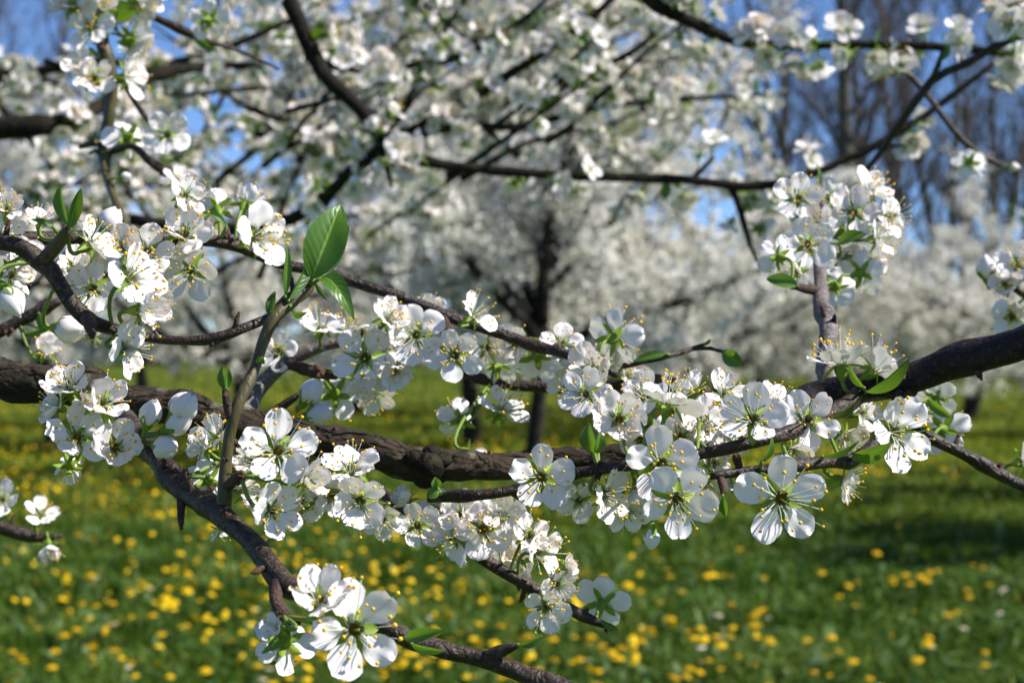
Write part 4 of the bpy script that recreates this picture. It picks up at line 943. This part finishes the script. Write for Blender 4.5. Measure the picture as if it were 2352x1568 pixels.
leaf(hg, (1230, 1440), (1255, 1452), 16, 10, 20, .1, dz=.0, anchor=(1240, 1362)); leaf(hg, (1385, 1430), (1420, 1446), 20, 10, 30, .05); spur(hg, 1330, 1400, (.3, 1, .3), 30, 1); spur(hg, 1120, 1290, (0, 0, 1), 30, 3); spur(hg, 1200, 1340, (-.2, -.5, .8), 26, 2)

# right lower twig
rl = BR('plum_twig', 'dark twig sloping to the right edge below the bough', 2070, 920, .51, 'twig')
rl.wood('stem', [(2060, 900, .50, 44), (2100, 965, .51, 34), (2140, 1005, .51, 30), (2210, 1042, .51, 26), (2290, 1084, .51, 29), (2360, 1118, .51, 26), (2480, 1160, .51, 26)], M_TWIG, 12, .003, .07)
for a in ((2150, 915, 110, (.3, .4, -.7), 20, 0), (2165, 985, 140, (.35, -.1, -.85), 16, 18), (2350, 1060, 130, (.6, .2, .5), 20, 5)): blossom(rl, *a[:4], op=a[4], roll=a[5], dz=.02)
leaf(rl, (2130, 915), (2186, 958), 26, 30, 25, .1, dz=.015); leaf(rl, (2110, 960), (2140, 990), 24, 30, 25, .1)
spur(rl, 2290, 1082, (.2, .8, .4), 28, 2); spur(rl, 2150, 1010, (0, -.8, .4), 22, 1)
re = BR('plum_twig', 'soft blossom spray entering from the right edge above the bough', 2480, 700, .66, 'twig')
re.wood('stem', [(2480, 720, .66, 26), (2380, 690, .66, 22), (2330, 660, .66, 18), (2285, 640, .66, 10)], M_TWIG, 10, .003, .08)
for a in ((2338, 610, 130, (-.2, .4, .8), 20, 0), (2310, 655, 110, (-.3, .1, .9), 22, 30), (2325, 728, 140, (-.1, -.2, .9), 20, 10), (2380, 640, 140, (.2, .4, .8), 20, 0)): blossom(re, *a[:4], op=a[4], roll=a[5], dz=-.01)
bud(re, 2264, 612, 56, (-.2, .9, .3), 0); leaf(re, (2290, 640), (2255, 640), 18, 30, 25, .1)

# left twigs
l1 = BR('plum_twig', 'short blurred dark twig at the left edge under the curved twig', -140, 830, .58, 'twig')
l1.wood('stem', [(-140, 830, .58, 34), (-40, 780, .58, 32), (40, 740, .58, 28), (100, 710, .58, 26), (148, 686, .58, 12)], M_TWIG, 12, .003, .08)
for a in ((100, 808, 110, (.5, .6, .5), 26, 0), (215, 770, 90, (.3, .2, .8), 40, 0)): blossom(l1, *a[:4], op=a[4], roll=a[5], dz=-.01, anchor=(40, 740))
leaf(l1, (90, 720), (110, 765), 22, 20, 25, .1); spur(l1, 35, 760, (0, -.6, .6), 30, 3); leaf(l1, (60, 770), (120, 752), 20, 20, 25, .1)
l2 = BR('plum_twig', 'soft dark twig at the left edge low over the meadow', -140, 1160, .66, 'twig')
l2.wood('stem', [(-160, 1150, .66, 40), (-40, 1195, .66, 36), (30, 1222, .66, 30), (90, 1234, .66, 22), (142, 1230, .66, 10)], M_TWIG, 12, .003, .1)
for a in ((92, 1182, 105, (.45, .55, .5), 28, 0), (112, 1252, 90, (.2, -.7, .3), 26, 20), (5, 1150, 120, (-.2, .4, .8), 20, 0)): blossom(l2, *a[:4], op=a[4], roll=a[5], dz=-.01)
# upper-left hanging twig
ul = BR('plum_twig', 'hanging twig with blossom clusters at upper left in front of the sky', 225, -120, .74, 'twig')
ul.wood('stem', [(215, -160, .75, 34), (225, -20, .745, 32), (238, 100, .74, 30), (256, 190, .74, 28), (252, 260, .74, 26), (240, 330, .74, 32), (245, 400, .72, 22), (264, 460, .70, 18), (298, 538, .68, 16)], M_SHOOT, 12, .003, .07)
ul.wood('side_shoot', [(255, 192, .74, 12), (280, 186, .735, 13), (304, 222, .73, 14), (346, 288, .73, 10)], M_TWIG, 10, .003, .08)
ul.wood('side_shoot', [(250, 350, .735, 16), (302, 336, .72, 15), (350, 375, .72, 19), (392, 396, .715, 20), (436, 406, .71, 10)], M_TWIG, 10, .003, .1)
ul.wood('side_spur', [(240, 326, .74, 18), (215, 330, .735, 16), (182, 338, .73, 8)], M_SHOOT, 8, .003, .15)
for a in ((165, 12, 120, (-.1, .6, .6), 34, 0), (207, 62, 130, (-.05, .1, .97), 14, 20), (235, 18, 110, (.4, .4, .7), 26, 4), (218, 182, 125, (.1, .2, .95), 14, 44), (186, 148, 100, (-.3, .5, .6), 26, 0), (290, 177, 130, (.92, .05, .25), 24, 8), (293, 318, 130, (-.55, -.1, -.75), 16, 14), (382, 310, 125, (.15, .1, .95), 14, 50), (412, 420, 105, (.3, .6, .5), 30, 10)):
    blossom(ul, *a[:4], op=a[4], roll=a[5], dz=-.012 if a[3][2] > 0 else .008)
bud(ul, 290, 405, 26, (.9, .1, .2), 0); leaf(ul, (225, 128), (178, 122), 26, 30, 30, .1); spur(ul, 372, 398, (0, -.5, .8), 34, 3); spur(ul, 238, 318, (.3, .2, .9), 40, 4); spur(ul, 240, 110, (.2, .2, .9), 34, 2)
tp = BR('plum_twig', 'thin dark twig slanting across the blue gap at the top left', 250, -20, .80, 'twig')
tp.wood('stem', [(240, -30, .80, 20), (300, 12, .80, 18), (340, 34, .80, 17), (430, 75, .80, 19), (490, 98, .80, 11), (570, 125, .82, 9), (640, 160, .83, 6)], M_TWIG, 10, .004, .08)
for a in ((315, 14, 120, (.1, -.4, .6), 24, 0), (480, 46, 110, (.25, .1, -.95), 14, 24), (350, -10, 100, (.3, .2, .8), 20, 0)): blossom(tp, *a[:4], op=a[4], roll=a[5], dz=-.01)
leaf(tp, (445, 80), (500, 118), 24, 25, 30, .08)
for o_, n_, s_ in ((ul, 14, 5), (vert, 0, 6)):
    if n_: dress(o_, n_, s_, lo=0.0, hi=.25, path=0)

for q, gp in ((bough, .05), (vert, .02), (up, .022), (lf, .020), (lo, .018), (gt, .02), (rf, .022), (hg, .014), (rl, .02), (l1, .02), (l2, .02), (ul, .03)): q.twiglets(gp * 1.5, int(gp * 1e4))

# more blossoms filling the continuous band along the middle twigs
for br_, rows in ((rf, ((1345, 905, 150, (-.3, .4, .8), 22, .03), (1470, 1010, 150, (-.2, -.1, .9), 20, .02), (1618, 975, 150, (.3, .3, .85), 24, .02), (1660, 905, 140, (.2, .7, .6), 30, .03), (1700, 1000, 140, (-.4, .1, .8), 24, .015), (1780, 925, 130, (.4, .7, .4), 28, .02), (1820, 1035, 130, (.3, -.4, .7), 26, .015),
                        (1440, 1170, 130, (.1, -.5, .7), 26, .02), (1330, 1150, 120, (-.3, -.3, .8), 24, .02), (1620, 1110, 130, (.4, -.2, .7), 26, .02), (1590, 900, 120, (-.2, .6, -.5), 20, .03), (1480, 905, 140, (-.4, .5, .7), 26, .035), (1980, 950, 120, (.5, .2, .6), 26, .02))),
                   (up, ((1290, 790, 120, (.1, .5, .8), 26, .01), (1180, 790, 110, (-.2, .3, .9), 30, .012), (985, 715, 100, (.2, .6, .5), 36, .01), (1120, 800, 120, (.2, -.3, .8), 20, .01), (1310, 880, 130, (.1, -.2, .95), 18, .012), (380, 600, 120, (.3, -.1, .8), 24, .012), (480, 535, 110, (.5, .4, .6), 30, .01))),
                   (gt, ((880, 800, 130, (-.3, .2, .9), 22, .012), (800, 760, 110, (.0, .7, .5), 30, .012), (860, 905, 120, (.2, -.5, .7), 24, .02))),
                   (lo, ((580, 1060, 120, (-.3, .3, .6), 30, .012), (690, 1150, 130, (.5, -.4, .6), 26, .012), (760, 1140, 120, (.3, -.1, .8), 24, .02), (470, 1030, 110, (-.5, .5, .4), 36, .01), (205, 945, 130, (.1, .5, .7), 30, .012))),
                   (hg, ((1010, 1175, 120, (-.2, .4, .8), 26, .006), (1150, 1250, 130, (.3, -.2, .8), 22, .008), (1200, 1290, 110, (-.3, .1, .8), 26, .006), (880, 1190, 120, (.1, -.4, .8), 24, .006))),
                   (lf, ((170, 620, 130, (.4, .3, .7), 26, .012), (345, 700, 120, (.6, .1, .6), 26, .008), (60, 590, 110, (.3, .4, .7), 28, .012))),
                   (vert, ((1935, 590, 110, (.3, -.2, .8), 24, .01), (1850, 505, 110, (-.4, .2, .7), 28, .01), (2000, 600, 100, (.7, -.3, .4), 26, .01), (1830, 625, 100, (-.5, -.3, .6), 24, .01)))):
    for x_, y_, s_, f_, o_, z_ in rows: blossom(br_, x_, y_, s_, f_, o_, dz=z_)

# ------------------------------------------------------------------ the crown behind, softly out of focus
def crown(label, pts, n, seed, m=M_DARK, sides=None, leafy=.18, lo=0, hi=1, group=None):
    b = BR('crown_branch', label, pts[0][0], pts[0][1], pts[0][2], group=group)
    b.wood('stem', pts, m, 10, .012, .08, node=.06, seed=seed)
    for k, q in enumerate(sides or ()): b.wood('side_branch', q, m, 8, .012, .08, node=.06, seed=seed + k)
    dress(b, n, seed, leafy=leafy, lo=lo, hi=hi); return b
crown('dark forked branch curving from the top down to the right across the soft blossoms',
      [(600, -160, 1.22, 42), (650, -30, 1.2, 40), (690, 60, 1.2, 39), (740, 165, 1.2, 36), (790, 215, 1.2, 34), (835, 260, 1.2, 32), (870, 310, 1.2, 31), (905, 345, 1.2, 29), (980, 372, 1.2, 25), (1100, 388, 1.2, 24), (1250, 400, 1.2, 22), (1450, 408, 1.2, 22), (1600, 415, 1.2, 21), (1700, 428, 1.2, 21),
       (1800, 420, 1.2, 24), (1900, 385, 1.2, 20), (1990, 345, 1.2, 18), (2080, 295, 1.2, 18), (2160, 240, 1.2, 16), (2290, 140, 1.2, 12)], 62, 201,
      sides=[[(890, 335, 1.2, 26), (800, 398, 1.22, 27), (740, 460, 1.25, 29), (640, 512, 1.28, 30), (480, 528, 1.3, 30), (300, 505, 1.3, 30)], [(1675, 425, 1.2, 18), (1700, 480, 1.2, 16), (1722, 560, 1.2, 12), (1742, 605, 1.2, 7)], [(880, 350, 1.2, 14), (900, 430, 1.2, 10)], [(1590, 412, 1.2, 14), (1640, 360, 1.2, 9)]])
crown('nearly level dark branch along the top right with scattered blossoms', [(1400, -60, 1.16, 32), (1540, 30, 1.15, 30), (1600, 55, 1.15, 28), (1680, 92, 1.15, 25), (1800, 104, 1.15, 21), (1950, 103, 1.1, 20), (2100, 104, 1.1, 21), (2220, 112, 1.1, 20), (2300, 122, 1.1, 18), (2460, 160, 1.1, 22)], 44, 202)
b = crown('dark twig rising diagonally to the top right corner', [(1985, 398, .9, 11), (2030, 340, .9, 16), (2080, 265, .88, 18), (2140, 187, .87, 20), (2220, 145, .87, 19), (2310, 95, .86, 18), (2420, 40, .86, 18)], 5, 203, M_TWIG,
          [[(2140, 187, .87, 18), (2158, 140, .865, 12), (2170, 105, .86, 8)], [(2045, 335, .9, 10), (2085, 330, .9, 6)]], leafy=.3, lo=.85)
leaf(b, (2160, 140), (2178, 98), 20, 30, 30, .1); leaf(b, (2325, 85), (2345, 38), 34, -20, 25, .12); leaf(b, (2330, 90), (2362, 60), 30, 30, 25, .1)
b = crown('thin drooping twig with one small hanging blossom at right', [(2060, 140, 1.0, 12), (2100, 185, 1.0, 13), (2140, 230, 1.0, 14), (2190, 300, 1.0, 14), (2240, 345, 1.0, 14), (2290, 375, 1.0, 12), (2338, 386, 1.0, 8)], 0, 204, M_TWIG)
blossom(b, 2228, 372, 95, (0, -.25, -.9), 16, 10, dz=-.01); blossom(b, 2070, 150, 90, (.1, .1, .9), 20, 0); bud(b, 2330, 384, 26, (.9, -.1, .2), 0)
# fan of thin branches towards the top
for k, (lab, pts) in enumerate((('lowest long thin branch of the fan rising gently to the right', [(900, 320, 1.7, 26), (1050, 292, 1.7, 20), (1200, 290, 1.7, 19), (1300, 265, 1.7, 17), (1420, 240, 1.7, 16), (1560, 228, 1.75, 13), (1810, 214, 1.8, 7)]),
                                ('steep upper thin branch of the fan reaching the top edge', [(880, 330, 1.7, 30), (960, 295, 1.7, 28), (1080, 230, 1.7, 24), (1180, 165, 1.7, 22), (1270, 105, 1.7, 20), (1360, 40, 1.7, 18), (1440, -40, 1.7, 16)]),
                                ('middle thin branch of the fan rising to the upper right', [(900, 335, 1.75, 28), (1000, 296, 1.75, 24), (1100, 256, 1.75, 22), (1250, 200, 1.75, 19), (1350, 165, 1.75, 17), (1450, 120, 1.75, 15), (1560, 30, 1.75, 11)]),
                                ('thin branch above the fan crossing from the forked branch', [(700, 130, 1.5, 20), (820, 165, 1.5, 17), (960, 148, 1.55, 15), (1080, 120, 1.55, 14), (1180, 60, 1.6, 11), (1290, -30, 1.6, 10)]),
                                ('thick blurred dark limb entering at the left edge', [(-220, 320, 1.5, 62), (-40, 300, 1.5, 56), (60, 290, 1.5, 52), (150, 282, 1.52, 44), (240, 240, 1.6, 32), (330, 180, 1.65, 36), (450, 155, 1.7, 24), (600, 150, 1.75, 15)]),
                                ('soft branch with blossoms along the top left above the thick limb', [(-100, 180, 1.9, 30), (60, 170, 1.9, 26), (200, 140, 1.9, 22), (360, 150, 1.9, 20), (520, 110, 1.9, 16), (680, 40, 1.9, 12)]))):
    crown(lab, pts, (46, 46, 46, 40, 40, 44)[k], 210 + k, sides=None if k == 4 else None)
rr = random.Random(77)
def rand_branch(x0, y0, d0, ang, L, w):
    pts = []; x, y, a = x0, y0, ang
    for i in range(7):
        pts.append((x, y, d0 + .04 * i * math.sin(a * 3 + d0), w * (1 - .12 * i)))
        a += rr.gauss(0, .16); x += math.cos(a) * L / 6; y -= math.sin(a) * L / 6
    return pts
fill = []
def batch(n, xr, yr, dr, L, fl, angs, where):
    for i in range(n):
        u = (i + rr.random()) / n; x = xr[0] + (xr[1] - xr[0]) * u; y = rr.uniform(*yr); d = rr.uniform(*dr); a = rr.choice(angs) + rr.gauss(0, .25)
        l = rr.uniform(*L); p = rand_branch(x - math.cos(a) * l / 2, y + math.sin(a) * l / 2, d, a, l, rr.uniform(16, 28) / d * 1.5)
        sd = []
        for k in range(3):
            q = p[rr.randrange(2, 5)]; sd.append([(*q[:3], q[3] * .6)] + [(x_, y_, d_, w_ * .5) for x_, y_, d_, w_ in rand_branch(q[0], q[1], q[2], a + rr.choice((-.7, .7)), l * .45, q[3])[1:5]])
        crown('blurred blossom-laden plum branch ' + where, p, fl, 300 + len(fill), sides=sd, leafy=.16, group='blurred blossoming branches ' + where); fill.append(1)
batch(14, (-80, 470), (150, 510), (1.8, 3.2), (340, 540), 50, (.1, .5, 2.7, -.4), 'at upper left behind the hanging twig')
batch(10, (470, 780), (20, 510), (1.9, 3.3), (340, 540), 50, (.3, .8, 2.5, -.4), 'left of the dark forked branch')
batch(34, (520, 1520), (-20, 350), (2.2, 4.0), (320, 500), 60, (.5, .8, .3, 2.2), 'in the dense crown at top centre')
batch(19, (1120, 1740), (-10, 420), (3.0, 4.8), (280, 400), 58, (.4, .7, 1.2, 2.4), 'above the level dark branch, toward the bare trees')
batch(11, (100, 980), (320, 640), (2.4, 3.6), (300, 420), 44, (.2, .6, 2.7), 'behind the upright green leaves')
batch(26, (200, 2300), (-620, -140), (1.4, 3.2), (420, 620), 40, (.2, .6, 2.7, -.4), 'added overhead out of view for shade')  # unseen branches added above the frame to throw shade on the crown
for i in range(12):                                        # thin, nearly bare dark branches fanning up to the right
    x = 760 + 62 * i + rr.uniform(-30, 30); y = rr.uniform(90, 330); d = rr.uniform(1.4, 2.0); a = rr.choice((.45, .6, .75, 2.5)) + rr.gauss(0, .1); l = rr.uniform(380, 600)
    p = rand_branch(x - math.cos(a) * l / 2, y + math.sin(a) * l / 2, d, a, l, rr.uniform(12, 18))
    crown('thin dark sparsely flowering branch slanting through the crown at top centre', p, 9, 700 + i, leafy=.3, group='thin dark branches of the crown')
print('OBJECTS', len(bpy.data.objects))
